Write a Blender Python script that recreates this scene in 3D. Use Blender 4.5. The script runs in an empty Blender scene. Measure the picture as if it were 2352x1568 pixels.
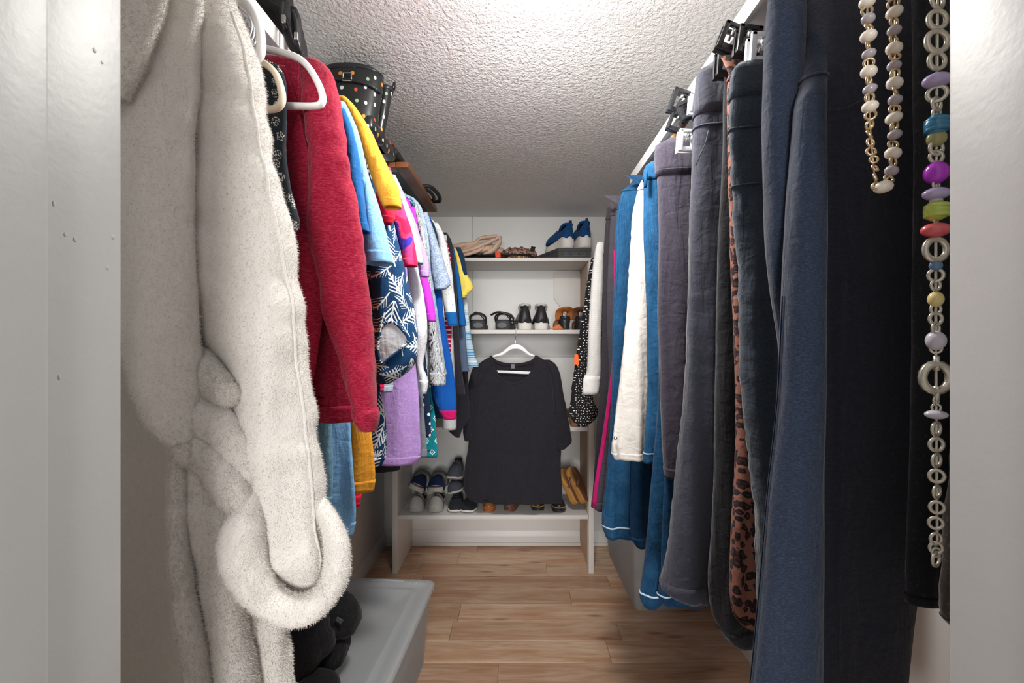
import bpy, bmesh, math, random
from mathutils import Vector, Matrix, noise

# ---------------------------------------------------------------- camera, world, lights, exposure
SC = bpy.context.scene
CX, CY, F, H = 1194.0, 782.0, 1000.0, 1.52      # principal point (px), focal length (px), eye height (m)
cam = bpy.data.objects.new('camera', bpy.data.cameras.new('camera'))
SC.collection.objects.link(cam)
cam.location = (0, 0, H); cam.rotation_euler = (math.pi/2, 0, 0)
cam.data.sensor_width = 36.0; cam.data.lens = 36.0*F/2352.0
cam.data.shift_x = -18.0/2352; cam.data.shift_y = -2.0/2352
cam.data.clip_start = 0.01
SC.camera = cam

world = bpy.data.worlds.new('room_light'); SC.world = world; world.use_nodes = True
world.node_tree.nodes['Background'].inputs[0].default_value = (0.93, 0.97, 1.0, 1)
world.node_tree.nodes['Background'].inputs[1].default_value = 0.16

def area(name, loc, rot, size, power, col=(1, 1, 1)):
    l = bpy.data.lights.new(name, 'AREA'); l.shape = 'DISK'; l.size = size; l.energy = power; l.color = col
    o = bpy.data.objects.new(name, l); SC.collection.objects.link(o); o.location = loc; o.rotation_euler = rot
    return o
area('frontal_fill', (0.1, -3.6, 1.75), (math.radians(90), 0, 0), 1.6, 128, (1, .985, .96))  # unseen fill light added behind the camera to even out the closet
dl = area('lamp_downlight', (0.06, 1.0, 2.315), (math.radians(26), 0, 0), .17, 13, (1, .97, .92))
lp = bpy.data.lights.new('lamp_bulb', 'POINT'); lp.energy = 6; lp.shadow_soft_size = .12; lp.color = (1, .97, .92)
lo = bpy.data.objects.new('lamp_bulb', lp); SC.collection.objects.link(lo); lo.location = (0.06, 1.0, 2.20)

vs = SC.view_settings
vs.view_transform = 'Standard'; vs.look = 'None'; vs.gamma = 1.0; vs.use_curve_mapping = False; vs.exposure = 0.58
SC.cycles.max_bounces = 8; SC.cycles.diffuse_bounces = 5; SC.cycles.transparent_max_bounces = 12

# ---------------------------------------------------------------- helpers
COL = SC.collection
WL = {}                                            # world offset of every thing and part
def P(px, py, Y): return Vector(((px-CX)*Y/F, Y, H+(CY-py)*Y/F))
def ZP(py, Y): return H+(CY-py)*Y/F
def XP(px, Y): return (px-CX)*Y/F

def tag(o, label=None, cat=None, group=None, kind=None):
    if label: o['label'] = label
    if cat: o['category'] = cat
    if group: o['group'] = group
    if kind: o['kind'] = kind
    return o

def thing(name, label, cat, loc=(0, 0, 0), group=None, rot=(0, 0, 0)):
    o = bpy.data.objects.new(name, None); COL.objects.link(o)
    o.empty_display_size = .05
    o.location = loc; o.rotation_euler = rot
    WL[o.name] = Vector(loc)
    return tag(o, label, cat, group)

def mesh(name, verts, faces, mat, parent=None, smooth=True, loc=None, local=False, label=None, sharp=None):
    """verts in world space (or the parent's own space if local)"""
    off = Vector((0, 0, 0))
    if parent is not None and not local: off = WL[parent.name]
    elif loc is not None: off = Vector(loc)
    me = bpy.data.meshes.new(name)
    me.from_pydata([tuple(Vector(v)-off) for v in verts], [], faces)
    me.materials.append(mat)
    if smooth:
        me.polygons.foreach_set('use_smooth', [True]*len(me.polygons))
        if sharp: me.set_sharp_from_angle(angle=math.radians(sharp))
    me.update()
    o = bpy.data.objects.new(name, me); COL.objects.link(o)
    if parent is not None:
        o.parent = parent
        WL[o.name] = off if not local else WL.get(parent.name, Vector((0, 0, 0)))
    else:
        o.location = off; WL[o.name] = off
    if label: o['label'] = label
    return o

def bm_obj(name, bm, mat, parent=None, smooth=False, sharp=35, **kw):
    bm.normal_update()
    bm.verts.index_update()
    v = [x.co.copy() for x in bm.verts]; f = [[q.index for q in p.verts] for p in bm.faces]
    bm.free()
    return mesh(name, v, f, mat, parent, smooth=True, sharp=sharp, **kw)

def box(name, lo, hi, mat, parent=None, bev=.002, seg=2, **kw):
    bm = bmesh.new(); bmesh.ops.create_cube(bm, size=1)
    lo = Vector(lo); hi = Vector(hi); c = (lo+hi)/2; d = hi-lo
    for v in bm.verts: v.co = Vector((v.co.x*d.x, v.co.y*d.y, v.co.z*d.z))+c
    if bev: bmesh.ops.bevel(bm, geom=bm.edges[:], offset=min(bev, min(d)*.45), segments=seg, profile=.6, affect='EDGES')
    return bm_obj(name, bm, mat, parent, **kw)

def prism(name, pts, vec, mat, parent=None, bev=0, **kw):
    """polygon of 3-D points extruded along vec"""
    bm = bmesh.new(); vec = Vector(vec)
    a = [bm.verts.new(Vector(p)) for p in pts]; b = [bm.verts.new(Vector(p)+vec) for p in pts]
    n = len(a)
    bm.faces.new(a); bm.faces.new(b[::-1])
    for i in range(n): bm.faces.new((a[i], b[i], b[(i+1) % n], a[(i+1) % n]))
    bmesh.ops.recalc_face_normals(bm, faces=bm.faces[:])
    if bev: bmesh.ops.bevel(bm, geom=bm.edges[:], offset=bev, segments=2, profile=.6, affect='EDGES')
    return bm_obj(name, bm, mat, parent, **kw)

def spline(pts, n):
    """Catmull-Rom through pts (tuples of any length) -> n samples"""
    pts = [tuple(p) for p in pts]; k = len(pts); out = []
    for s in range(n):
        u = s/(n-1)*(k-1); i = min(int(u), k-2); f = u-i
        p0 = pts[max(i-1, 0)]; p1 = pts[i]; p2 = pts[i+1]; p3 = pts[min(i+2, k-1)]
        out.append(tuple(.5*(2*b+(c-a)*f+(2*a-5*b+4*c-d)*f*f+(3*b-a-3*c+d)*f**3) for a, b, c, d in zip(p0, p1, p2, p3)))
    return out

def loft(rings, cap=True, closed_path=False):
    nc = len(rings[0]); V = [v for r in rings for v in r]; Fc = []
    nr = len(rings)
    for i in range(nr if closed_path else nr-1):
        i2 = (i+1) % nr
        for j in range(nc):
            j2 = (j+1) % nc
            Fc.append((i*nc+j, i*nc+j2, i2*nc+j2, i2*nc+j))
    if cap and not closed_path:
        for r, flip in ((0, True), (nr-1, False)):
            c = sum((Vector(v) for v in rings[r]), Vector())/nc; V.append(c); ci = len(V)-1
            for j in range(nc):
                a, b = r*nc+j, r*nc+(j+1) % nc
                Fc.append((ci, b, a) if flip else (ci, a, b))
    return V, Fc

def tube_geo(path, rad, n=10, flat=1.0, closed=False, up=Vector((0, 0, 1)), fn=None):
    path = [Vector(p) for p in path]; k = len(path); rings = []
    prev = None
    for i, p in enumerate(path):
        a = path[(i-1) % k] if (closed or i > 0) else path[i]
        b = path[(i+1) % k] if (closed or i < k-1) else path[i]
        t = (b-a).normalized()
        if prev is None:
            ref = up if abs(t.dot(up)) < .95 else Vector((1, 0, 0))
            nrm = (ref-t*ref.dot(t)).normalized()
        else:
            nrm = (prev-t*prev.dot(t)).normalized()
        prev = nrm; bi = t.cross(nrm)
        r = rad[i] if isinstance(rad, (list, tuple)) else rad
        ring = []
        for j in range(n):
            an = 2*math.pi*j/n
            q = nrm*math.cos(an)*r+bi*math.sin(an)*r*flat
            if fn: q = q*(1+fn(i/(k-1), an, p+q))
            ring.append(p+q)
        rings.append(ring)
    return loft(rings, cap=not closed, closed_path=closed)

def tube(name, path, rad, mat, parent=None, n=10, flat=1.0, closed=False, up=Vector((0, 0, 1)), fn=None, **kw):
    V, Fc = tube_geo(path, rad, n, flat, closed, up, fn)
    return mesh(name, V, Fc, mat, parent, **kw)

def join_geo(*geos):
    V = []; Fc = []
    for v, f in geos:
        o = len(V); V += list(v); Fc += [tuple(i+o for i in q) for q in f]
    return V, Fc

def ico(r, c=(0, 0, 0), sx=1, sy=1, sz=1, sub=2):
    bm = bmesh.new(); bmesh.ops.create_icosphere(bm, subdivisions=sub, radius=r)
    bm.verts.index_update()
    V = [Vector((v.co.x*sx, v.co.y*sy, v.co.z*sz))+Vector(c) for v in bm.verts]
    Fc = [tuple(q.index for q in f.verts) for f in bm.faces]; bm.free()
    return V, Fc

def torus_geo(R, r, c=(0, 0, 0), axis='Y', n=16, m=8, sx=1.0):
    path = []
    for i in range(n):
        a = 2*math.pi*i/n; u, w = R*sx*math.cos(a), R*math.sin(a)
        path.append(Vector(c)+(Vector((u, 0, w)) if axis == 'Y' else Vector((0, u, w)) if axis == 'X' else Vector((u, w, 0))))
    return tube_geo(path, r, m, closed=True, up={'Y': Vector((0, 1, 0)), 'X': Vector((1, 0, 0)), 'Z': Vector((0, 0, 1))}[axis])

# ---------------------------------------------------------------- materials
def lin(c):
    if isinstance(c, str): c = tuple(int(c[i:i+2], 16)/255 for i in (1, 3, 5))
    return tuple((x/12.92 if x <= .04045 else ((x+.055)/1.055)**2.4) for x in c)+(1.0,)

class M:
    """small node-graph helper"""
    def __init__(s, name, rough=.8, spec=.3):
        s.m = bpy.data.materials.new(name); s.m.use_nodes = True; s.t = s.m.node_tree
        s.b = s.t.nodes['Principled BSDF']; s.out = s.t.nodes['Material Output']
        s.b.inputs['Roughness'].default_value = rough; s.b.inputs['Specular IOR Level'].default_value = spec
        s._tc = None
    def n(s, ty, **k):
        x = s.t.nodes.new(ty)
        for a, b in k.items(): setattr(x, a, b)
        return x
    def put(s, sock, v):
        if isinstance(v, bpy.types.NodeSocket): s.t.links.new(v, sock)
        elif v is not None: sock.default_value = v
    @property
    def obj(s):
        if s._tc is None: s._tc = s.n('ShaderNodeTexCoord')
        return s._tc.outputs['Object']
    def math(s, op, a, b=None, c=None):
        x = s.n('ShaderNodeMath', operation=op); s.put(x.inputs[0], a)
        if b is not None: s.put(x.inputs[1], b)
        if c is not None: s.put(x.inputs[2], c)
        return x.outputs[0]
    def vmath(s, op, a, b=None):
        x = s.n('ShaderNodeVectorMath', operation=op); s.put(x.inputs[0], a)
        if b is not None: s.put(x.inputs[1], b)
        return x.outputs[0]
    def mapping(s, scale=(1, 1, 1), loc=(0, 0, 0), rot=(0, 0, 0), vec=None):
        x = s.n('ShaderNodeMapping'); s.put(x.inputs[0], vec if vec is not None else s.obj)
        x.inputs['Scale'].default_value = scale; x.inputs['Location'].default_value = loc; x.inputs['Rotation'].default_value = rot
        return x.outputs[0]
    def noise(s, scale, detail=4, rough=.6, vec=None, dist=0, out='Fac'):
        x = s.n('ShaderNodeTexNoise'); s.put(x.inputs['Vector'], vec if vec is not None else s.obj)
        x.inputs['Scale'].default_value = scale; x.inputs['Detail'].default_value = detail; x.inputs['Roughness'].default_value = rough
        x.inputs['Distortion'].default_value = dist
        return x.outputs[out]
    def vor(s, scale, vec=None, rnd=1.0, feat='F1', dim='3D'):
        x = s.n('ShaderNodeTexVoronoi', feature=feat, voronoi_dimensions=dim); s.put(x.inputs['Vector'], vec if vec is not None else s.obj)
        x.inputs['Scale'].default_value = scale; x.inputs['Randomness'].default_value = rnd
        return x
    def ramp(s, fac, stops, interp='LINEAR'):
        x = s.n('ShaderNodeValToRGB'); x.color_ramp.interpolation = interp; s.put(x.inputs[0], fac)
        e = x.color_ramp.elements
        while len(e) < len(stops): e.new(.5)
        for q, (p, c) in zip(e, stops): q.position = p; q.color = c if len(c) == 4 and not isinstance(c, str) else lin(c)
        return x.outputs[0]
    def mix(s, fac, a, b, mode='MIX'):
        x = s.n('ShaderNodeMix', data_type='RGBA', blend_type=mode); s.put(x.inputs[0], fac)
        s.put(x.inputs[6], a if isinstance(a, bpy.types.NodeSocket) else lin(a)); s.put(x.inputs[7], b if isinstance(b, bpy.types.NodeSocket) else lin(b))
        return x.outputs[2]
    def step(s, v, e, w=.02):
        x = s.n('ShaderNodeMapRange', interpolation_type='SMOOTHSTEP'); s.put(x.inputs[0], v)
        x.inputs[1].default_value = e-w; x.inputs[2].default_value = e+w
        return x.outputs[0]
    def bump(s, h, strength=.3, dist=.001):
        x = s.n('ShaderNodeBump'); x.inputs['Strength'].default_value = strength; x.inputs['Distance'].default_value = dist
        s.put(x.inputs['Height'], h)
        if s.b.inputs['Normal'].is_linked: s.put(x.inputs['Normal'], s.b.inputs['Normal'].links[0].from_socket)
        s.put(s.b.inputs['Normal'], x.outputs[0])
    def uv2(s, k=.9):
        """(x + k*y, z, 0): runs round a hanging garment without smearing on its edge"""
        sx = s.n('ShaderNodeSeparateXYZ'); s.put(sx.inputs[0], s.obj)
        c = s.n('ShaderNodeCombineXYZ'); s.put(c.inputs[0], s.math('MULTIPLY_ADD', sx.outputs[1], k, sx.outputs[0])); s.put(c.inputs[1], sx.outputs[2])
        return c.outputs[0]
    def sep(s, v):
        sx = s.n('ShaderNodeSeparateXYZ'); s.put(sx.inputs[0], v); return sx.outputs
    def col(s, c):
        s.put(s.b.inputs['Base Color'], c if isinstance(c, bpy.types.NodeSocket) else lin(c)); return s

def plain(name, c, rough=.6, spec=.4, metal=0, bump=0, bs=200, var=.06):
    m = M(name, rough, spec); m.b.inputs['Metallic'].default_value = metal
    if var:
        f = m.noise(9, 3)
        d = [x for x in lin(c)]
        a = m.n('ShaderNodeMix', data_type='RGBA'); m.put(a.inputs[0], f)
        a.inputs[6].default_value = tuple(max(0, x*(1-var*2)) for x in d[:3])+(1,); a.inputs[7].default_value = tuple(min(1, x*(1+var*2)) for x in d[:3])+(1,)
        m.col(a.outputs[2])
    else: m.col(c)
    if bump: m.bump(m.noise(bs, 3), bump, .001)
    return m.m

def cloth(name, c, kind='plain', c2=None, c3=None, rough=.92, sheen=.05, k=1.0, bumpk=.35):
    m = M(name, rough, .12); m.b.inputs['Sheen Weight'].default_value = sheen; m.b.inputs['Sheen Roughness'].default_value = .5
    base = lin(c)
    dark = tuple(x*.78 for x in base[:3])+(1,); light = tuple(min(1, x*1.18) for x in base[:3])+(1,)
    mix0 = m.n('ShaderNodeMix', data_type='RGBA'); m.put(mix0.inputs[0], m.noise(22, 4, .65)); mix0.inputs[6].default_value = dark; mix0.inputs[7].default_value = light
    colr = mix0.outputs[2]
    uv = None
    if kind == 'heather':
        f = m.noise(1, 5, .75, vec=m.mapping((160*k, 160*k, 700*k)))
        colr = m.mix(m.step(f, .56, .14), colr, c2 or '#ffffff')
    elif kind == 'denim':
        f = m.noise(1, 4, .7, vec=m.mapping((900, 900, 60))); f2 = m.noise(9, 3, .6)
        colr = m.mix(m.math('MULTIPLY', m.step(f, .55, .2), .5), colr, c2 or '#7fb0d8')
        colr = m.mix(m.math('MULTIPLY', m.step(f2, .6, .14), .45), colr, c2 or '#7fb0d8')
    elif kind == 'leaf':
        uv = m.uv2()
        v = m.vor(1, vec=m.vmath('SCALE', uv), rnd=.55, dim='2D'); v.inputs['Scale'].default_value = 15*k
        def frond(scale, seed, w, ext):
            q = m.n('ShaderNodeMapping'); m.put(q.inputs[0], uv); q.inputs['Location'].default_value = (seed, seed*.7, 0); q.inputs['Scale'].default_value = (scale, scale, 1)
            vo = m.vor(1, vec=q.outputs[0], rnd=.5, dim='2D')
            d = m.vmath('SUBTRACT', q.outputs[0], vo.outputs['Position'])
            cr = m.sep(vo.outputs['Color'])
            ro = m.n('ShaderNodeVectorRotate', rotation_type='Z_AXIS'); m.put(ro.inputs['Vector'], d); m.put(ro.inputs['Angle'], m.math('MULTIPLY', cr[0], 6.28))
            x, y, _ = m.sep(ro.outputs[0])
            ax = m.math('ABSOLUTE', x)
            env = m.math('SUBTRACT', ext, m.math('ADD', ax, m.math('MULTIPLY', m.math('ABSOLUTE', y), .55)))
            st = m.math('SINE', m.math('MULTIPLY', m.math('SUBTRACT', y, m.math('MULTIPLY', ax, 1.3)), 34))
            barb = m.math('MULTIPLY', m.step(st, w, .15), m.step(env, .05, .02))
            spine = m.math('MULTIPLY', m.step(m.math('MULTIPLY', ax, -1), -.028, .01), m.step(env, .0, .02))
            return m.math('MAXIMUM', barb, spine)
        f = m.math('MAXIMUM', frond(12.5*k, 0.0, .3, .37), frond(17*k, 3.7, .8, .33))
        colr = m.mix(f, colr, c2 or '#dfe6ea')
    elif kind == 'leopard':
        uv = m.uv2()
        di = m.n('ShaderNodeMix', data_type='VECTOR'); di.inputs[0].default_value = .03
        m.put(di.inputs[4], uv); m.put(di.inputs[5], m.noise(40, 2, out='Color', vec=uv))
        mp = m.mapping((1.15, .8, 1), vec=di.outputs[1])
        v = m.vor(42*k, vec=mp, rnd=.8, dim='2D')
        d = v.outputs['Distance']; br = m.noise(60, 2, vec=uv)
        spot = m.math('MULTIPLY', m.step(m.math('MULTIPLY_ADD', br, .28, d), .53, .04), -1)
        spot = m.math('ADD', spot, 1)
        core = m.math('SUBTRACT', 1, m.step(d, .14, .05))
        colr = m.mix(spot, colr, c2); colr = m.mix(m.math('MULTIPLY', core, .55), colr, c3 or c)
    elif kind == 'dots':
        uv = m.uv2()
        v = m.vor(62*k, vec=uv, rnd=.62, dim='2D')
        colr = m.mix(m.math('SUBTRACT', 1, m.step(v.outputs['Distance'], .17, .03)), colr, c2 or '#f2f2ee')
    elif kind == 'stripe':
        x, y, z = m.sep(m.obj)
        n1 = m.noise(1, 0, vec=m.mapping((0, 0, 55*k)))
        colr = m.ramp(n1, [(.3, c), (.42, c2), (.47, c), (.53, c3 or c2), (.62, c), (.68, c2)], 'CONSTANT')
    elif kind == 'bands':
        x, y, z = m.sep(m.obj)
        f = m.math('FRACT', m.math('MULTIPLY', z, 28*k))
        colr = m.mix(m.step(f, .72, .03), colr, c2)
    elif kind == 'diamond':
        uv = m.uv2()
        u_, v_, _ = m.sep(m.vmath('MULTIPLY', uv, Vector((26*k, 22*k, 1))))
        row = m.math('FLOOR', v_); u2 = m.math('MULTIPLY_ADD', m.math('MODULO', row, 2.0), .5, u_)
        fu = m.math('ABSOLUTE', m.math('SUBTRACT', m.math('FRACT', u2), .5)); fv = m.math('ABSOLUTE', m.math('SUBTRACT', m.math('FRACT', v_), .5))
        d = m.math('ADD', fu, fv)
        ring = m.math('MULTIPLY', m.step(d, .17, .02), m.math('SUBTRACT', 1, m.step(d, .27, .02)))
        core = m.math('SUBTRACT', 1, m.step(d, .07, .02))
        colr = m.mix(m.math('MAXIMUM', ring, core), colr, c2 or '#e8f2f2')
    elif kind == 'brush':
        uv = m.uv2()
        f = m.noise(1, 5, .7, vec=m.mapping((120*k, 26*k, 1), rot=(0, 0, .5), vec=uv), dist=1.2)
        colr = m.ramp(f, [(.4, c), (.5, c2), (.56, c3 or c), (.63, c2)])
    elif kind == 'floral':
        uv = m.uv2()
        f = m.noise(70*k, 5, .75, vec=uv, dist=2.2); v = m.vor(45*k, vec=uv, dim='2D')
        colr = m.ramp(f, [(.38, c), (.47, c2), (.53, c3 or c), (.6, c2), (.66, c)])
        ring = m.math('MULTIPLY', m.step(v.outputs['Distance'], .22, .04), m.math('SUBTRACT', 1, m.step(v.outputs['Distance'], .34, .04)))
        colr = m.mix(m.math('MULTIPLY', ring, .7), colr, c2)
    elif kind == 'abstract':
        uv = m.uv2(); f = m.noise(17*k, 1, .5, vec=uv, dist=.6)
        colr = m.ramp(f, [(.42, c), (.46, c2), (.56, c2), (.6, c3)])
    elif kind == 'speck':
        f = m.noise(260*k, 2, .6); colr = m.mix(m.step(f, .64, .02), colr, c2)
    elif kind == 'motif':
        uv = m.uv2(); v = m.vor(38*k, vec=uv, rnd=.7, dim='2D'); n = m.noise(330*k, 2, .6, vec=uv)
        inb = m.math('SUBTRACT', 1, m.step(v.outputs['Distance'], .33, .02))
        colr = m.mix(m.math('MULTIPLY', inb, m.step(n, .54, .03)), colr, c2)
    elif kind == 'knit':
        f = m.math('SINE', m.math('MULTIPLY', m.sep(m.obj)[2], 700)); colr = m.mix(m.math('MULTIPLY', m.step(f, .3, .5), .35), colr, c2 or '#b9b7b3')
    m.col(colr)
    fold = m.noise(1, 3, .55, vec=m.mapping((34, 34, 7)), dist=.7); crk = m.noise(1, 2, .5, vec=m.mapping((26, 26, 38), rot=(.5, .3, .2)), dist=1.0)
    m.bump(m.math('MULTIPLY_ADD', crk, .45, fold), .55, .010)
    m.bump(m.noise(650, 2, .7), bumpk, .0010)
    return m.m

def paint(name, c, bump=.15, bs=60, rough=.45, var=.04):
    m = M(name, rough, .35)
    a = m.mix(m.noise(3.5, 3), tuple(max(0, int(c[i:i+2], 16)/255-var*.6) for i in (1, 3, 5)), tuple(min(1, int(c[i:i+2], 16)/255+var*.4) for i in (1, 3, 5)))
    m.col(a); m.bump(m.math('ADD', m.noise(bs, 4), m.math('MULTIPLY', m.noise(bs*5, 2), .25)), bump, .002)
    return m.m

MT = {}
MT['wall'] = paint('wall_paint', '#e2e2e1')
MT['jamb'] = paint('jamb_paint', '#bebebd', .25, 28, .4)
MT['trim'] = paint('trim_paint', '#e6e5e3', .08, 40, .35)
MT['board'] = paint('shelf_paint', '#dcd9d6', .1, 90, .45)
MT['rawwood'] = paint('raw_board', '#c9b199', .1, 90, .6)
def ceiling_mat():
    m = M('popcorn_ceiling', .75, .25); m.col(m.mix(m.noise(2.2, 2), '#ededed', '#f6f6f6'))
    h = m.math('ADD', m.noise(66, 3, .55, dist=.6), m.math('MULTIPLY', m.noise(160, 2, .5), .4))
    m.bump(h, 1.0, .010); return m.m
MT['ceiling'] = ceiling_mat()
def plank_mat():
    m = M('plank_wood', .42, .35)
    oi = m.n('ShaderNodeObjectInfo'); r = oi.outputs['Random']
    off = m.n('ShaderNodeCombineXYZ'); m.put(off.inputs[0], m.math('MULTIPLY', r, 37.0)); m.put(off.inputs[1], m.math('MULTIPLY', r, 91.0))
    v = m.vmath('ADD', m.obj, off.outputs[0])
    g = m.noise(1, 6, .62, vec=m.mapping((2.2, 20, 1), vec=v), dist=1.6)
    fine = m.noise(1, 4, .7, vec=m.mapping((10, 170, 1), vec=v))
    big = m.noise(1, 2, .5, vec=m.mapping((1.6, 9, 1), vec=v), dist=.5)
    c = m.ramp(g, [(.25, '#b38d70'), (.42, '#cdac90'), (.55, '#dbc0a8'), (.72, '#e8d3c0')])
    c = m.mix(m.math('MULTIPLY', m.step(fine, .58, .14), .22), c, '#a98467')
    c = m.mix(m.math('MULTIPLY', m.step(big, .56, .14), .55), c, '#bd8a65')
    kn = m.vor(1, vec=m.mapping((1.3, 5.0, 1), vec=v), dim='2D')
    c = m.mix(m.math('MULTIPLY', m.math('SUBTRACT', 1, m.step(kn.outputs['Distance'], .05, .05)), .6), c, '#6e4a33')
    tint = m.mix(r, '#c4aa98', '#fffaf4')
    c = m.mix(.55, c, m.mix(1.0, c, tint, 'MULTIPLY'))
    m.col(c); m.bump(m.math('ADD', g, fine), .12, .001)
    return m.m
MT['plank'] = plank_mat()
MT['whiteplastic'] = plain('white_plastic', '#e9e9ea', .3, .5, var=.02)
MT['beigeplastic'] = plain('beige_plastic', '#e3d4bc', .35, .5, var=.03)
MT['blackplastic'] = plain('black_plastic', '#26272a', .35, .5)
MT['clearplastic'] = plain('clear_clip_plastic', '#e9edf2', .15, .6, var=.02)
MT['chrome'] = plain('chrome', '#d9dbde', .18, .5, 1.0, var=0)
MT['metal'] = plain('zip_metal', '#c9c9c6', .3, .5, .9, var=0)
def bin_mat():
    m = M('translucent_bin_plastic', .32, .5); m.col('#eef2f5')
    tr = m.n('ShaderNodeBsdfTransparent'); tr.inputs[0].default_value = (.93, .95, .97, 1)
    tl = m.n('ShaderNodeBsdfTranslucent'); tl.inputs[0].default_value = lin('#e6ebee')
    m1 = m.n('ShaderNodeMixShader'); m1.inputs[0].default_value = .3; m.t.links.new(m.b.outputs[0], m1.inputs[1]); m.t.links.new(tl.outputs[0], m1.inputs[2])
    m2 = m.n('ShaderNodeMixShader'); m2.inputs[0].default_value = .6; m.t.links.new(m1.outputs[0], m2.inputs[1]); m.t.links.new(tr.outputs[0], m2.inputs[2])
    m.t.links.new(m2.outputs[0], m.out.inputs[0]); m.bump(m.noise(220, 2), .12, .001)
    return m.m
MT['bin'] = bin_mat()

# ---------------------------------------------------------------- the room
XL, XR, YB, ZC, YF = -1.01, 1.10, 3.25, 2.44, .41
def struct(o): o['kind'] = 'structure'; return o
fl = struct(box('floor', (XL-.1, -1.6, -.06), (XR+.1, YB+.1, -.012), MT['rawwood'], bev=0))
random.seed(11)
y0 = 2.21-.152*12
row = 0; joints = {2.362: [-.338], 2.058: [.435], 2.21: [-.36, .52], 2.514: [.30], 2.666: [-.62, .56], 2.97: [-.43], 1.906: [-.1]}
while y0 < YB-.001:
    y1 = min(y0+.152, YB)
    js = None
    for kk in joints:
        if abs(kk-y0) < .01: js = joints[kk]
    if js is None:
        s = random.uniform(-.8, .3); js = [s, s+random.uniform(.75, 1.15)]
    xs = [XL]+[j for j in js if XL+.1 < j < XR-.1]+[XR]
    for a, b in zip(xs[:-1], xs[1:]):
        g = .0007
        c = Vector(((a+b)/2, (y0+y1)/2, 0))
        p = box('plank', (a+g, y0+g, -.012), (b-g, y1-g, random.uniform(-.0004, 0)), MT['plank'], bev=.0012, seg=1, loc=c)
        p.parent = fl
    y0 = y1; row += 1
struct(box('ceiling', (XL-.1, YF-.1, ZC), (XR+.1, YB+.1, ZC+.08), MT['ceiling'], bev=0))
struct(box('wall_left', (XL-.1, YF-.1, 0), (XL, YB+.1, ZC), MT['wall'], bev=0))
struct(box('wall_right', (XR, YF-.1, 0), (XR+.1, YB+.1, ZC), MT['wall'], bev=0))
wb = struct(box('wall_back', (XL, YB, 0), (XR, YB+.1, ZC), MT['wall'], bev=0))
# wall boards whose joints show above the shelf unit and near the floor
sx = XP(1085, YB-.012)
for nm, lo_, hi_ in (('panel', (XL, YB-.012, 1.40), (sx-.0015, YB, ZC)), ('panel', (sx+.0015, YB-.012, 1.40), (XR, YB, ZC)), ('panel', (XL, YB-.012, .117), (XR, YB, 1.397))):
    q = box(nm, lo_, hi_, MT['wall'], bev=.002, seg=1, loc=(0, 0, 0)); q.parent = wb
# front wall with the doorway the camera looks through
JL, JR = XP(280, .40), XP(2178, .40)
struct(box('wall_front', (XL-.1, .295, 0), (JL-.02, YF, ZC), MT['wall'], bev=0))
struct(box('wall_front', (JR+.02, .295, 0), (XR+.1, YF, ZC), MT['wall'], bev=0))
struct(box('wall_front', (JL-.02, .295, 2.06), (JR+.02, YF, ZC), MT['wall'], bev=0))
dj = struct(thing('door_1', 'white painted door frame with chipped paint', 'door frame', (0, .35, 0)))
del dj['category']
for nm, sgn, X in (('jamb', -1, JL), ('jamb', 1, JR)):
    lo_, hi_ = (X, X-.02) if sgn < 0 else (X, X+.02)
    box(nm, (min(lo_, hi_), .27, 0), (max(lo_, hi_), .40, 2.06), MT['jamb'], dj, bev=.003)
    a, b = (X, X-.012) if sgn < 0 else (X, X+.012)
# door stop strip that steps the left face at its nearer edge
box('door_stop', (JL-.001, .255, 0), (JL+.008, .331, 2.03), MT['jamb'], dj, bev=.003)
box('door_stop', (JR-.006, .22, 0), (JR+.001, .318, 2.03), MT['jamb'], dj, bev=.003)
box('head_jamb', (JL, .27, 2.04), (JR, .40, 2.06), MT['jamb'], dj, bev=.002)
# small paint drips and dents on the left jamb
random.seed(5)
for i in range(9):
    px, py = random.choice([(225, 130), (108, 148), (204, 210), (250, 390), (120, 470), (160, 540), (230, 520), (150, 880), (240, 600), (265, 560), (200, 300), (130, 700), (40, 960), (230, 760), (60, 1200), (190, 1010)])
    px += random.uniform(-14, 14); py += random.uniform(-25, 25)
    Yd = JL*F/(px-CX)
    if Yd < .335: continue
    V, Fc = ico(.0016, (JL+.0001, Yd, ZP(py, Yd)), .16, random.uniform(.6, 1.0), random.uniform(.8, 1.5), 2)
    mesh('paint_drip', V, Fc, MT['jamb'], dj)
# baseboards
def baseboard(name, lo_, hi_, axis, face):
    pr = [(0, 0), (.016, 0), (.016, .06), (.013, .075), (.009, .082), (.007, .098), (.003, .106), (0, .106)]
    if axis == 'x': pts = [Vector((lo_, YB-d, z)) for d, z in pr]; vec = (hi_-lo_, 0, 0)
    else: pts = [Vector((face+(d if face < 0 else -d), lo_, z)) for d, z in pr]; vec = (0, hi_-lo_, 0)
    return struct(prism(name, pts, vec, MT['trim']))
baseboard('baseboard_back', XL, XR, 'x', 0)
baseboard('baseboard_left', YF, YB-.016, 'y', XL)
baseboard('baseboard_right', YF, YB-.016, 'y', XR)
struct(box('trim_1', (XL+.016, YB-.03, 0), (XR-.016, YB-.016, .022), MT['trim'], bev=.006))

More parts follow.
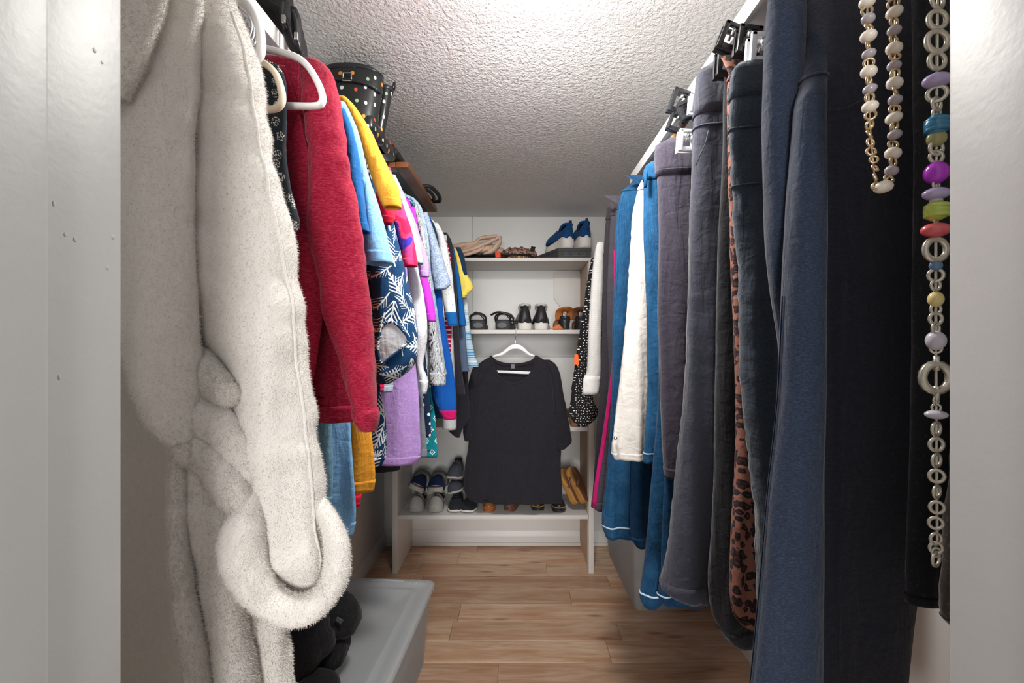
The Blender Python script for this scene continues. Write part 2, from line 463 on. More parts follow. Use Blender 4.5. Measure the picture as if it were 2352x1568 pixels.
# ceiling lamp, above the frame
lampm = M('lamp_glass'); lampm.col('#ffffff'); lampm.b.inputs['Emission Color'].default_value = (1, .97, .92, 1); lampm.b.inputs['Emission Strength'].default_value = 3.0
cl = thing('ceiling_lamp', 'white flush ceiling lamp above the closet doorway', 'lamp', (.06, 1.0, ZC))
V, Fc = loft([[Vector((.06+r*math.cos(a*math.pi/12), 1.0+r*math.sin(a*math.pi/12), z)) for a in range(24)] for r, z in ((.10, ZC-.0005), (.10, ZC-.03), (.09, ZC-.035))])
mesh('base', V, Fc, MT['whiteplastic'], cl, sharp=40)
V, Fc = loft([[Vector((.06+r*math.cos(a*math.pi/12), 1.0+r*math.sin(a*math.pi/12), z)) for a in range(24)] for r, z in ((.088, ZC-.034), (.095, ZC-.06), (.085, ZC-.085), (.055, ZC-.105), (.02, ZC-.112))])
mesh('shade', V, Fc, lampm.m, cl)

# ---------------------------------------------------------------- shoe shelf unit against the back wall
UF = 2.84; UB = YB-.018
su = thing('shelf_unit', 'white painted open shelf unit against the back wall', 'shelf', ((XP(901, UF)+XP(1364, UF))/2, (UF+UB)/2, 0))
uL0, uL1 = XP(901, UF), XP(913, UF); uR0, uR1 = XP(1352, UF), XP(1364, UF)
ztop = ZP(592, UF)
def side_panel(x0, x1, raw):
    o = box('side_panel', (x0, UF, .0005), (x1, UB, ztop-.022), MT['board'], su, bev=.002)
    return o
side_panel(uL0, uL1, 0)
side_panel(uR0, uR1, 1)
box('panel_face', (uR0-.003, UF+.03, .03), (uR0, UB, ztop-.024), MT['rawwood'], su, bev=.001, label='bare wood inner face')
zs = [ZP(757, UF), ZP(981, UF), ZP(1183, UF)]
SHELF = {}
box('shelf', (XP(1040, UF), UF-.01, ztop-.022), (uR1+.005, UB, ztop), MT['board'], su, bev=.003)
for z in zs: box('shelf', (uL1, UF, z-.027), (uR0-.003, UB, z), MT['board'], su, bev=.003)
SHELF['top'] = ztop; SHELF['mid'], SHELF['low'], SHELF['bot'] = zs
gp = [P(1272, 625, UB-.012), P(1345, 625, UB-.012), P(1345, 760, UB-.012), P(1318, 748, UB-.012), P(1306, 732, UB-.012), P(1272, 685, UB-.012)]
gp = [Vector((q.x, UB-.014, min(q.z, ztop-.0225))) for q in gp]
prism('gusset_board', gp, (0, .014, 0), MT['board'], su, bev=.001)

# ---------------------------------------------------------------- closet shelves and rods
LSX, RSX = -.524, .452; ZS = H+.66
RX = .58; RZ = 2.105
def closet_shelf(side, lab):
    s = thing('closet_shelf', lab, 'shelf', (side*.8, 1.8, ZS-.02))
    x0, x1 = (XL, LSX) if side < 0 else (RSX, XR)
    ye = YB-.013 if side < 0 else 1.74
    box('board', (x0, YF+.002, ZS-.022), (x1, ye, ZS), MT['board'], s, bev=.003)
    f0, f1 = (LSX-.001, LSX+.012) if side < 0 else (RSX-.012, RSX+.001)
    box('front_strip', (f0, YF+.002, ZS-.036), (f1, ye, ZS+.001), MT['trim'], s, bev=.003)
    c0, c1 = (XL, XL+.02) if side < 0 else (XR-.02, XR)
    box('cleat', (c0, YF+.002, ZS-.09), (c1, ye, ZS-.022), MT['board'], s, bev=.002)
    return s
closet_shelf(-1, 'white wall shelf over the shirts on the left')
closet_shelf(1, 'white wall shelf over the trousers on the right')
def rod(side, lab):
    r = thing('closet_rod', lab, 'rod', (side*RX, 1.7, RZ))
    tube('pole', [Vector((side*RX, y, RZ)) for y in (YF, 1.0, 2.0, 2.81)], .0155, MT['chrome'], r, n=16)
    for y in (YF+.004, 2.0, 2.80):
        V, Fc = tube_geo([Vector((side*RX, y, RZ+.0)), Vector((side*RX, y+.008, RZ))], .028, 20)
        mesh('socket', V, Fc, MT['whiteplastic'], r, sharp=40)
        if y > 1: box('bracket', (side*RX-.008, y, RZ+.012), (side*RX+.008, y+.006, ZS-.022), MT['whiteplastic'], r)
rod(-1, 'metal hanging rod under the left closet shelf')
rod(1, 'metal hanging rod under the right closet shelf')

# ---------------------------------------------------------------- hanging garments
def cr(pts, u):
    k = len(pts); i = 0
    while i < k-2 and u > pts[i+1][0]: i += 1
    x1, x2 = pts[i][0], pts[i+1][0]; f = (u-x1)/(x2-x1) if x2 > x1 else 0
    def slope(j, c):
        if j <= 0: a, b = 0, 1
        elif j >= k-1: a, b = k-2, k-1
        else: a, b = j-1, j+1
        return (pts[b][c]-pts[a][c])/(pts[b][0]-pts[a][0])
    out = []
    h = x2-x1
    for c in range(1, len(pts[0])):
        p1, p2 = pts[i][c], pts[i+1][c]
        m1, m2 = slope(i, c)*h, slope(i+1, c)*h
        d = p2-p1                                   # limit overshoot
        lim = 2.2*abs(d)+1e-6
        m1 = max(-lim, min(lim, m1)); m2 = max(-lim, min(lim, m2))
        f2, f3 = f*f, f*f*f
        out.append((2*f3-3*f2+1)*p1+(f3-2*f2+f)*m1+(-2*f3+3*f2)*p2+(f3-f2)*m2)
    return out

class Panel:
    """a hanging tube of cloth: outline rows (py, px_left, px_right[, dY]) read at depth Y, thickness t"""
    def __init__(s, rows, Y, t=.05, fold=.006, freq=70, seed=0, ex=2.3, jit=.0035, jf=9, wr=0, wf=60, top=.3, mirror=None, grow=1.0, skew=0, tl=None):
        R = []
        for r in rows:
            py, a, b = r[:3]; dy = r[3] if len(r) > 3 else 0
            Yr = Y+dy
            if a is None: xb = XP(b, Yr); xa = 2*mirror-xb
            elif b is None: xa = XP(a, Yr); xb = 2*mirror-xa
            else: xa, xb = XP(a, Yr), XP(b, Yr)
            xa = max(xa, XL+.03); xb = min(xb, XR-.03)
            R.append((-ZP(py, Yr), xa, xb, Yr))
        s.R = R; s.t = t; s.fold = fold; s.freq = freq; s.seed = seed; s.ex = ex; s.jit = jit; s.jf = jf; s.wr = wr; s.wf = wf
        s.top = top; s.z0, s.z1 = R[0][0], R[-1][0]; s.grow = grow; s.skew = skew
        rnd = random.Random(seed); s.ph = rnd.uniform(0, 6.28); s.ph2 = rnd.uniform(0, 6.28); s.fr2 = rnd.uniform(1.6, 2.3)
    def at(s, v, a, off=0.0):
        zz = s.z0+(s.z1-s.z0)*v
        xa, xb, Y = cr(s.R, zz)
        hw = max((xb-xa)/2, .002); cx = (xa+xb)/2
        tp = min(1.0, s.top+v*(s.z1-s.z0)/.07*(1-s.top))
        tp *= 1+(s.grow-1)*v
        tt = min(s.t*tp, max(.012, hw*2.2))
        c, d = math.cos(a), math.sin(a); e = 2.0/s.ex
        x = cx+(hw+off)*math.copysign(abs(c)**e, c)
        y = Y+(tt/2+off)*math.copysign(abs(d)**e, d)
        ramp = .25+.75*v
        y += s.fold*ramp*(math.sin(s.freq*x+s.ph+zz*1.7)+.5*math.sin(s.freq*s.fr2*x+s.ph2-zz*2.3))*min(1, hw/.05)
        p = Vector((x, y, -zz))
        q = noise.noise_vector(Vector((x*s.jf, y*s.jf+s.seed*3.1, zz*s.jf*.55)))
        q2 = noise.noise_vector(Vector((x*s.jf*2.9, y*s.jf*2.9+s.seed*1.7, zz*s.jf*1.3)))*.5
        p += Vector(((q.x+q2.x)*s.jit, (q.y+q2.y)*s.jit, 0))*min(1.0, .3+v*2)
        if s.wr:
            w = noise.noise(Vector((x*s.wf*.28, y*s.wf*.28+s.seed, zz*s.wf)))*s.wr
            p += Vector((c, d, 0))*w
        return p
    def build(s, name, parent, mat, v0=0.0, v1=1.0, off=0.0, m=40, n=40, hem=True, label=None, capt=True):
        rings = []
        for k in range(m):
            v = v0+(v1-v0)*k/(m-1)
            rings.append([s.at(v, 2*math.pi*j/n, off) for j in range(n)])
        if hem:
            L = abs(s.z1-s.z0)
            for dv, o in ((0.0, -.0022), (-.012/L, -.0035), (-.05/L, -.005)):
                rings.append([s.at(v1+dv, 2*math.pi*j/n, off+o) for j in range(n)])
        V, Fc = loft(rings, cap=True)
        Fc = [tuple(reversed(f)) for f in Fc]
        return mesh(name, V, Fc, mat, parent, label=label)
    def strip(s, name, parent, mat, a, v0, v1, w=.002, h=.0012, m=40):
        """a raised seam that runs down the cloth"""
        path = [s.at(v0+(v1-v0)*k/(m-1), a, .0006) for k in range(m)]
        return tube(name, path, w, mat, parent, n=6)

GRP_L = 'garments hanging on the left rod'; GRP_R = 'garments hanging on the right rod'
def garment(name, label, cat, Y, py_hem, side=-1):
    return thing(name, label, cat, (side*RX, Y, ZP(py_hem, Y)), GRP_L if side < 0 else GRP_R)

def shirt(name, label, cat, Y, mat, body, sleeve=None, bt=.034, st=.045, seed=0, sy=-.012, cuff=None, cuffv=.93, hem=True, collar=None, m=40, n=44, fold=.005, sfold=.004, jit=.0035, wr=0, sleeve_mat=None, side=-1, both=True):
    """body: rows (py, px_outer) mirrored about the rod; sleeve: rows (py, pxL, pxR)"""
    hemY = max(r[0] for r in body)
    g = garment(name, label, cat, Y, hemY, side)
    mir = side*RX
    # neck opening and shoulder slope above the first traced row
    z0y = body[0][0]
    ctr = CX+mir/Y*F
    rows = []
    e0 = body[0][1]
    neck = ctr+(e0-ctr)*.34
    if not collar == 'none': rows.append((z0y-26/Y, neck if side < 0 else neck))
    rows += [tuple(b) for b in body]
    rr = [(r[0], None, r[1]) if side < 0 else (r[0], r[1], None) for r in rows]
    pb = Panel(rr, Y, bt, fold, 62, seed, 2.6, jit, 9, wr, mirror=mir, grow=1.15)
    b = pb.build('body', g, mat, m=m, n=n)
    if collar != 'none':
        pb.build('collar', b, mat, 0, .03, .0025, m=4, n=n, hem=False)
    if hem: pb.build('hem', b, mat, .972, .999, .0014, m=5, n=n)
    if sleeve:
        sm = sleeve_mat or mat
        ps = Panel(sleeve, Y+sy, st, sfold, 80, seed+50, 2.1, jit, 11, wr, top=.25)
        s1 = ps.build('sleeve', g, sm, m=m, n=28)
        if cuff is not False: ps.build('cuff', s1, cuff or sm, cuffv, .999, .0016, m=6, n=28)
        if both:                                     # the far sleeve, against the wall
            mrows = [(r[0], CX+(2*mir-XP(r[2], Y+sy))/(Y+sy)*F, CX+(2*mir-XP(r[1], Y+sy))/(Y+sy)*F) for r in sleeve]
            pm = Panel(mrows, Y+sy, st, sfold, 80, seed+51, 2.1, jit, 11, wr, top=.25)
            pm.build('sleeve', g, sm, m=20, n=20)
    return g

C = cloth
K = {
 'red': C('crimson_knit', '#8a0d2a', 'heather', '#ad3550', k=.8, sheen=.12),
 'charm': C('dark_embroidered_cloth', '#2b3138', 'motif', '#d8d8d4'),
 'denimT': C('slate_blue_jersey', '#5f88a0', 'heather', '#86a9bd'),
 'navyT': C('deep_blue_jersey', '#1f5c97'),
 'sky': C('sky_blue_jersey', '#6fa3d2', 'heather', '#9cc4e6'),
 'yellow': C('golden_yellow_jersey', '#df932a', 'heather', '#eeab45'),
 'redT': C('scarlet_jersey', '#d8203f'),
 'leaf': C('navy_leaf_print', '#163a60', 'leaf', '#dce4e8'),
 'abstract': C('pink_abstract_print', '#e0214e', 'abstract', '#d93a6c', '#3b2f9a'),
 'grey': C('pale_blue_grey_jersey', '#a7b2c4', 'heather', '#c6cfdb'),
 'lav': C('heather_purple_jersey', '#a481c2', 'heather', '#bfa2d6'),
 'whitex': C('white_textured_cotton', '#dcdee2', 'knit', '#c4c8cf', bumpk=.6),
 'greyC': C('charcoal_heather', '#70757e', 'heather', '#8e939c'),
 'mag': C('magenta_jersey', '#c03cc6'),
 'brush': C('black_white_brush_print', '#22252c', 'brush', '#dfe2e6', '#3a4250'),
 'bluefl': C('blue_bandana_print', '#2f6296', 'floral', '#d5e0ea', '#4f86b8'),
 'palefl': C('pale_blue_floral_print', '#aebfd6', 'floral', '#6d86ab', '#d9e2ec'),
 'peach': C('peach_cotton', '#ecd2b4'),
 'navy': C('navy_cotton', '#20374f'),
 'speck': C('white_speckled_jersey', '#e4e6e9', 'speck', '#2c4f7e'),
 'cobalt': C('cobalt_jersey', '#1553a6'),
 'crimstripe': C('crimson_striped_jersey', '#a5143f', 'bands', '#e6d5da', k=1.6),
 'black': C('soft_black_cotton', '#2c2b33', sheen=.1),
 'blackT': C('black_cotton_tee', '#2a292f', 'speck', '#3c3b43', sheen=.1),
 'lemon': C('lemon_yellow_cotton', '#f3d866'),
 'royal': C('royal_blue_jersey', '#1960a8'),
 'sea': C('sea_striped_jersey', '#dfeaf0', 'stripe', '#3f8fc7', '#8fc6e2'),
 'slate': C('slate_print_jersey', '#5a6b88'),
 'teal': C('teal_diamond_print', '#13808f', 'diamond', '#e4f3f3'),
 'navydot': C('navy_drop_print', '#1d2b47', 'dots', '#e8ecef', k=.45),
 'paleg': C('pale_grey_jersey', '#c4c6ca'),
 'pinkcuff': C('raspberry_rib', '#c31762'),
 'liningg': C('pale_lining', '#b9bcc2'),
}

# -- left rail, near to far
T = 'top'
g = shirt('camisole', 'dark embroidered sleeveless top on a beige plastic hanger', T, .79, K['charm'],
      [(130, 600), (150, 640), (200, 660), (280, 660), (350, 658), (430, 668), (490, 686), (522, 692), (550, 668), (640, 648), (860, 640)], bt=.035, seed=3, collar='none')
# crimson cardigan
g = garment('cardigan', 'crimson long sleeved knit cardigan on a white plastic hanger', 'cardigan', .88, 968)
pb = Panel([(128, None, 640), (150, None, 730), (200, None, 752), (300, None, 758), (540, None, 768), (700, None, 790), (900, None, 815), (968, None, 820)], .89, .04, .007, 55, 7, 2.6, mirror=-RX)
b = pb.build('body', g, K['red'], m=60, n=56); pb.build('hem', b, K['red'], .955, .999, .0015, m=5, n=56)
pp = Panel([(150, 560, 655), (260, 560, 690), (400, 560, 716), (540, 560, 716), (620, 560, 740), (720, 560, 740), (800, 560, 728), (900, 560, 712), (940, 560, 700)], .845, .014, .004, 90, 8, 2.4)
pp.build('button_band', g, K['red'], m=50, n=30)
ps = Panel([(138, 690, 728), (155, 690, 752), (185, 692, 768), (260, 700, 785), (400, 706, 808), (540, 706, 832), (600, 726, 840), (700, 742, 850), (800, 768, 860), (900, 798, 868), (960, 818, 870), (988, 832, 866)], .85, .06, .004, 70, 9, 2.1, .006, 13, .0035, 34, top=.3)
s1 = ps.build('sleeve', g, K['red'], m=80, n=40); ps.build('cuff', s1, K['red'], .94, .999, .0016, m=6, n=40)
pm = Panel([(160, 215, 250), (400, 190, 260), (700, 180, 260), (960, 190, 240)], .87, .05, .004, 70, 10, 2.1)
pm.build('sleeve', g, K['red'], m=20, n=20)

shirt('tee_shirt', 'deep blue tee with slate blue hem squeezed behind the crimson cardigan', 'shirt', .945, K['denimT'],
      [(232, 720), (250, 770), (320, 788), (600, 742), (970, 764), (1100, 766), (1165, 760)],
      [(250, 770, 792), (300, 786, 812), (400, 792, 828), (480, 800, 838), (534, 814, 846)], seed=13, sleeve_mat=K['navyT'])
shirt('tee_shirt', 'sky blue heathered long tee with a wide short sleeve', 'shirt', .995, K['sky'],
      [(226, 740), (240, 785), (300, 800), (600, 798), (970, 803), (1100, 814), (1190, 819), (1226, 812)],
      [(236, 770, 793), (262, 778, 806), (300, 796, 822), (400, 820, 846), (480, 828, 870), (560, 834, 893), (606, 840, 903)], seed=17, st=.07, m=50)
shirt('tee_shirt', 'golden yellow tee hanging beside the sky blue one', 'shirt', 1.06, K['yellow'],
      [(212, 745), (225, 786), (260, 800), (600, 822), (970, 850), (1090, 863), (1128, 858)],
      [(224, 776, 796), (245, 790, 816), (300, 818, 850), (350, 836, 876), (400, 852, 900), (440, 866, 918), (478, 884, 921)], seed=23, st=.075, m=50)
shirt('tee_shirt', 'scarlet red tee behind the golden yellow tee', 'shirt', 1.125, K['redT'],
      [(262, 790), (285, 826), (340, 838), (700, 815), (970, 812), (1120, 828), (1162, 825)],
      [(300, 825, 842), (350, 840, 862), (400, 856, 882), (450, 864, 898), (494, 870, 906), (514, 876, 898)], seed=29)
# leaf blouse with a bell sleeve
g = shirt('blouse', 'navy blouse with white leaf print and wide open sleeve', 'blouse', 1.20, K['leaf'],
      [(305, 800), (330, 836), (400, 860), (600, 858), (880, 872), (950, 884), (1040, 889), (1070, 878)], seed=31, bt=.05, m=50)
ps = Panel([(340, 846, 862), (400, 862, 884), (470, 872, 902), (540, 852, 910), (620, 852, 930), (700, 855, 947), (770, 858, 959), (815, 860, 959), (850, 861, 940), (880, 864, 896)], 1.165, .085, .006, 60, 33, 2.2, .006, 10)
s1 = ps.build('sleeve', g, K['leaf'], m=60, n=44)
ops = [P(px, py, 1.122) for px, py in spline([(876, 754), (890, 740), (908, 742), (926, 760), (937, 780), (920, 802), (898, 820), (878, 834), (870, 800), (876, 754)], 40)[:-1]]
ops = [q+Vector((0, (q.x+.31)*.15, 0)) for q in ops]
prism('sleeve_lining', ops, (0, .012, 0), K['liningg'], s1, bev=.002)
tube('sleeve_edge', ops, .004, K['leaf'], s1, n=6, closed=True)
shirt('tee_shirt', 'pink and violet abstract print tee behind the leaf blouse', 'shirt', 1.29, K['abstract'],
      [(352, 850), (375, 882), (430, 900), (700, 905), (900, 880)],
      [(385, 884, 896), (420, 892, 908), (470, 896, 926), (530, 908, 945), (580, 918, 955), (612, 928, 958)], seed=37)
shirt('tee_shirt', 'pale blue grey tee with folded sleeve cuff beside the pink print', 'shirt', 1.37, K['grey'],
      [(378, 870), (400, 898), (440, 915), (700, 925), (900, 900)],
      [(402, 898, 908), (430, 908, 922), (500, 924, 946), (560, 936, 965), (606, 946, 972)], seed=41, cuffv=.9)
shirt('tee_shirt', 'heathered lavender long tee with curved split hem', 'shirt', 1.45, K['lav'],
      [(412, 885), (430, 905), (500, 930), (620, 935), (800, 948), (900, 962), (1000, 967), (1045, 968), (1064, 955)],
      [(440, 915, 925), (500, 940, 952), (560, 956, 972), (610, 962, 985), (636, 966, 984)], seed=43, m=50, bt=.06)
shirt('blouse', 'white textured cotton blouse with long narrow sleeve', 'blouse', 1.52, K['whitex'],
      [(430, 905), (450, 920), (560, 940), (900, 930)],
      [(460, 920, 932), (540, 932, 948), (600, 936, 958), (700, 946, 976), (770, 954, 981), (840, 958, 973), (872, 964, 983), (904, 970, 980)], seed=47, jit=.006)
shirt('long_cardigan', 'charcoal heather long top between lavender tee and white blouse', T, 1.575, K['greyC'],
      [(436, 915), (460, 932), (600, 942), (830, 962), (900, 970), (1000, 978), (1048, 982)], seed=53, bt=.02)
shirt('tank_top', 'black top whose hem shows below the lavender tee', T, 1.60, K['black'],
      [(470, 915), (520, 925), (900, 908), (1000, 912), (1078, 918), (1083, 905)], seed=55, bt=.016)
shirt('tee_shirt', 'bright magenta tee with short sleeve', 'shirt', 1.635, K['mag'],
      [(448, 928), (470, 944), (600, 955), (800, 950), (960, 940)],
      [(475, 940, 952), (560, 955, 968), (620, 961, 976), (660, 967, 987), (700, 972, 996), (738, 980, 1001)], seed=59)
shirt('blouse', 'navy drop print blouse hem beside the teal diamond top', 'blouse', 1.69, K['navydot'],
      [(455, 938), (480, 952), (700, 965), (880, 985), (950, 990), (1002, 990)], seed=61)
shirt('blouse', 'black and white brushstroke print blouse', 'blouse', 1.735, K['brush'],
      [(452, 930), (470, 952), (540, 968), (620, 980), (800, 985), (880, 985)],
      [(470, 950, 960), (560, 968, 980), (700, 982, 996), (760, 984, 1006), (830, 986, 1019), (884, 988, 1023)], seed=67)
shirt('tunic', 'teal tunic printed with white diamonds', 'tunic', 1.79, K['teal'],
      [(456, 942), (480, 960), (700, 975), (900, 990), (960, 1000), (1040, 1006), (1049, 1004)], seed=71)
shirt('blouse', 'blue bandana print blouse with a rounded shoulder', 'blouse', 1.835, K['bluefl'],
      [(446, 934), (456, 953), (480, 970), (560, 986), (640, 990), (760, 1004), (870, 1018)], None, seed=73)
shirt('blouse', 'pale blue floral blouse with loose elbow sleeve', 'blouse', 1.89, K['palefl'],
      [(464, 952), (478, 968), (520, 982), (700, 1002), (860, 1025)],
      [(488, 970, 982), (560, 985, 1006), (620, 992, 1026), (652, 998, 1034), (664, 1000, 1022)], seed=79)
g = shirt('polo_shirt', 'cobalt blue top with raspberry and navy cuff', 'shirt', 1.945, K['cobalt'],
      [(476, 958), (492, 974), (600, 990), (900, 1000)],
      [(500, 976, 990), (620, 990, 1008), (740, 1000, 1022), (800, 1004, 1033), (860, 1002, 1042), (900, 990, 1046), (930, 1002, 1048), (962, 1022, 1047)], seed=83, cuff=K['pinkcuff'], cuffv=.955, m=50)
shirt('blouse', 'peach cotton blouse, a thin strip between blue prints', 'blouse', 1.995, K['peach'],
      [(484, 966), (494, 983), (520, 993), (560, 1004), (640, 1010), (860, 1012)], seed=89)
shirt('tee_shirt', 'dark navy tee next to the peach blouse', 'shirt', 2.045, K['navy'],
      [(494, 974), (505, 992), (540, 1004), (580, 1009), (860, 1022), (960, 1036)], seed=97)
shirt('tee_shirt', 'white tee with tiny blue specks and navy banded cuff', 'shirt', 2.10, K['speck'],
      [(497, 980), (508, 998), (540, 1012), (700, 1020), (860, 1030)],
      [(512, 994, 1006), (540, 1004, 1020), (580, 1008, 1031), (640, 1012, 1040), (700, 1020, 1046), (748, 1030, 1052)], seed=101, cuff=K['royal'], cuffv=.87)
shirt('tee_shirt', 'crimson striped tee peeking out before the black cardigan', 'shirt', 2.15, K['crimstripe'],
      [(510, 990), (524, 1010), (560, 1028), (600, 1035), (650, 1037), (860, 1036)], seed=103)
shirt('long_sleeve_shirt', 'pale grey long sleeved shirt hanging lowest near the shelf unit', 'shirt', 2.19, K['paleg'],
      [(516, 996), (530, 1014), (600, 1026), (900, 1030)],
      [(540, 1012, 1026), (700, 1022, 1038), (850, 1020, 1044), (940, 1018, 1048), (986, 1016, 1048)], seed=107)
shirt('cardigan', 'long soft black cardigan with rounded shoulder', 'cardigan', 2.26, K['black'],
      [(524, 1002), (534, 1018), (560, 1032), (700, 1040), (905, 1046)],
      [(534, 1015, 1026), (548, 1022, 1035), (575, 1028, 1042), (640, 1032, 1047), (720, 1036, 1052), (820, 1040, 1058), (907, 1046, 1067)], seed=109, sy=-.02, m=50)
shirt('tee_shirt', 'royal blue tee sleeve below the lemon yellow one', 'shirt', 2.345, K['royal'],
      [(545, 1014), (560, 1032), (640, 1040), (860, 1040)],
      [(565, 1032, 1042), (640, 1046, 1056), (690, 1051, 1063), (748, 1055, 1071)], seed=113)
g = shirt('tee_shirt', 'lemon yellow and navy colour block tee with flared sleeve', 'shirt', 2.41, K['lemon'],
      [(556, 1024), (568, 1044), (600, 1050), (860, 1044)],
      [(570, 1042, 1054), (592, 1046, 1062), (625, 1049, 1071), (660, 1054, 1086), (684, 1057, 1068)], seed=127, sleeve_mat=K['lemon'])
pn = Panel([(568, 1046, 1057), (582, 1052, 1064), (610, 1058, 1070), (632, 1064, 1073)], 2.385, .03, .002, 60, 128, 2.2)
pn.build('shoulder_yoke', g, K['navy'], m=16, n=20, label='navy shoulder yoke')
shirt('tee_shirt', 'slate blue tee hem showing below the royal blue sleeve', 'shirt', 2.47, K['slate'],
      [(575, 1030), (590, 1046), (700, 1064), (800, 1072), (853, 1077)], seed=131)
shirt('tee_shirt', 'white and sea blue striped tee, last before the shelf unit', 'shirt', 2.54, K['sea'],
      [(585, 1036), (600, 1050), (660, 1062), (760, 1066), (840, 1070)],
      [(600, 1048, 1060), (660, 1060, 1069), (740, 1064, 1078), (800, 1068, 1088), (842, 1075, 1099)], seed=137, m=50)
shirt('jacket', 'black garment with a pointed hem beside the black tee', 'jacket', 2.62, K['black'],
      [(596, 1040), (610, 1055), (800, 1060), (930, 1066)],
      [(620, 1052, 1062), (760, 1056, 1070), (900, 1052, 1076), (960, 1036, 1078), (985, 1028, 1062), (1004, 1048, 1056)], seed=139)

# ---------------------------------------------------------------- right rail
K.update({
 'ink': C('ink_navy_knit', '#202838', 'heather', '#353f52', sheen=.2, k=1.4),
 'inkd': C('dark_ink_knit', '#31333e', 'heather', '#3f424f', sheen=.25),
 'slatek': C('slate_grey_jersey', '#303a45', 'heather', '#45505b', sheen=.25, k=1.4),
 'char': C('charcoal_jersey', '#34353f', 'heather', '#41434f', sheen=.2),
 'plum': C('dark_plum_jersey', '#39353f', 'heather', '#454050', sheen=.15),
 'leop': C('leopard_print', '#8c6052', 'leopard', '#2e2427', '#5b3f3a', k=1.5),
 'blackk': C('black_knit', '#1d1e22', 'speck', '#2d2e33', sheen=.2),
 'jean1': C('mid_blue_denim', '#103554', 'denim', '#2f638c'),
 'jean2': C('bright_blue_denim', '#143f63', 'denim', '#37709c'),
 'jean3': C('dark_blue_denim', '#10304f', 'denim', '#2c5c86'),
 'whitej': C('off_white_denim', '#cfcac4', bumpk=.45),
 'pantsb': C('charcoal_twill', '#2f2c31'),
 'pantsc': C('dark_grey_twill', '#3d3a42'),
 'berry': C('raspberry_stripe', '#a5135c'),
 'knitw': C('white_rib_knit', '#cdccca', 'knit', '#b5b4b2', bumpk=.5),
 'ribw': C('white_rib', '#d6d5d3'),
 'polka': C('black_polka_dot', '#211f22', 'dots', '#efeeea', k=1.15),
 'stitch': C('pale_stitching', '#b9cfe2'),
 'brownfuzz': C('dark_brown_plush', '#3a3230', 'speck', '#5a4f4b', sheen=.4),
})
def pants(name, label, Y, mat, rows, crotch, waist=.07, t=.05, seed=0, m=56, n=44, fold=.006, jit=.003, hemm=None, hemv=.97, cuts=None, legw=.16, wmat=None, wr=0, cat='trousers'):
    """rows: (py, px_left[, px_right]) from waistband to hem; right edge mirrored about the rod when absent.
    Above the crotch one tube, below it two legs"""
    hy = max(r[0] for r in rows)
    g = garment(name, label, cat, Y, hy, 1)
    up = [(r[0], r[1], None) for r in rows if r[0] <= crotch]
    lo_ = [r for r in rows if r[0] > crotch]
    x0 = up[-1][1]
    nxt = lo_[0]
    f = (crotch-up[-1][0])/(nxt[0]-up[-1][0]) if nxt[0] > up[-1][0] else 0
    xc = x0+(nxt[1]-x0)*f
    if crotch-up[-1][0] > 1: up.append((crotch, xc, None))
    pu = Panel(up, Y, t, fold*.7, 55, seed, 2.7, jit, 9, wr, top=.55, mirror=RX)
    b = pu.build('hips', g, wmat or mat, m=max(14, m//3), n=n, off=-.003, hem=False)
    if waist: pu.build('waistband', b, wmat or mat, 0, waist, .003, m=6, n=n, hem=True)
    lw = legw/Y*F
    pl = Panel([(r[0], r[1], r[1]+lw) for r in up]+[(r[0], r[1], r[2] if len(r) > 2 else r[1]+lw) for r in lo_], Y-.003, t, fold, 75, seed+5, 2.4, jit, 9, wr, top=.55)
    lrows = [(crotch-60/Y, xc, xc+lw)]+[(r[0], r[1], r[2] if len(r) > 2 else r[1]+lw) for r in lo_]
    l1 = pl.build('leg', g, mat, m=m, n=n)
    if waist: pl.build('waistband', l1, wmat or mat, 0, waist*(crotch-rows[0][0])/(hy-rows[0][0]), .0028, m=6, n=n)
    if hemm or hemv < 1:
        pl.build('hem', l1, mat, hemv, .999, .0016, m=5, n=n)
    if hemm:
        d = .12*(1-hemv)
        pl.build('stitching', l1, hemm, hemv+.0, hemv+d, .0024, m=3, n=n, hem=False)
    mrows = [(r[0], CX+(2*RX-XP(r[2], Y))/Y*F, CX+(2*RX-XP(r[1], Y))/Y*F) for r in lrows]
    pr = Panel(mrows, Y+.004, t*.95, fold, 75, seed+6, 2.4, jit, 9, wr, top=.8)
    pr.build('leg', g, mat, m=24, n=24)
    return g, pl, l1, pu, b

# the big ink-blue knit trousers next to the necklaces
g = garment('trousers', 'large ink blue knit trousers, nearest on the right rail', 'trousers', .63, 1640, 1)
pf = Panel([(-60, 1768, 1850), (150, 1757, 1842), (300, 1755, 1836), (500, 1760, 1820), (650, 1772, 1812), (800, 1790, 1830), (1100, 1800, 1850), (1640, 1800, 1870)], .655, .045, .003, 60, 201, 2.2, .003)
pf.build('leg', g, K['ink'], m=90, n=44)
pl = Panel([(-60, 1856, 1894, .035), (120, 1850, 1893, .03), (190, 1842, 1892, .012), (235, 1832, 1891), (300, 1826, 1890), (500, 1812, 1889), (700, 1801, 1888), (900, 1794, 1887), (1100, 1772, 1886), (1300, 1752, 1884), (1450, 1737, 1882), (1640, 1716, 1880)], .615, .05, .002, 60, 203, 2.3, .002, top=.7)
l1 = pl.build('leg', g, K['ink'], m=100, n=56)
pl.build('knee_seam', l1, K['ink'], .158, .163, .0025, m=4, n=56, hem=False)
for a in (2.75, 2.6): pl.strip('side_seam', l1, K['ink'], a+math.pi*.12, .45, .995, .0011)
ph = Panel([(-60, 1846, 2190), (300, 1870, 2190), (700, 1875, 2180), (1000, 1875, 2150), (1380, 1872, 2094), (1640, 1868, 2066)], .645, .045, .003, 40, 205, 3.2, .002, top=.8)
h1 = ph.build('back_panel', g, K['inkd'], m=60, n=60)
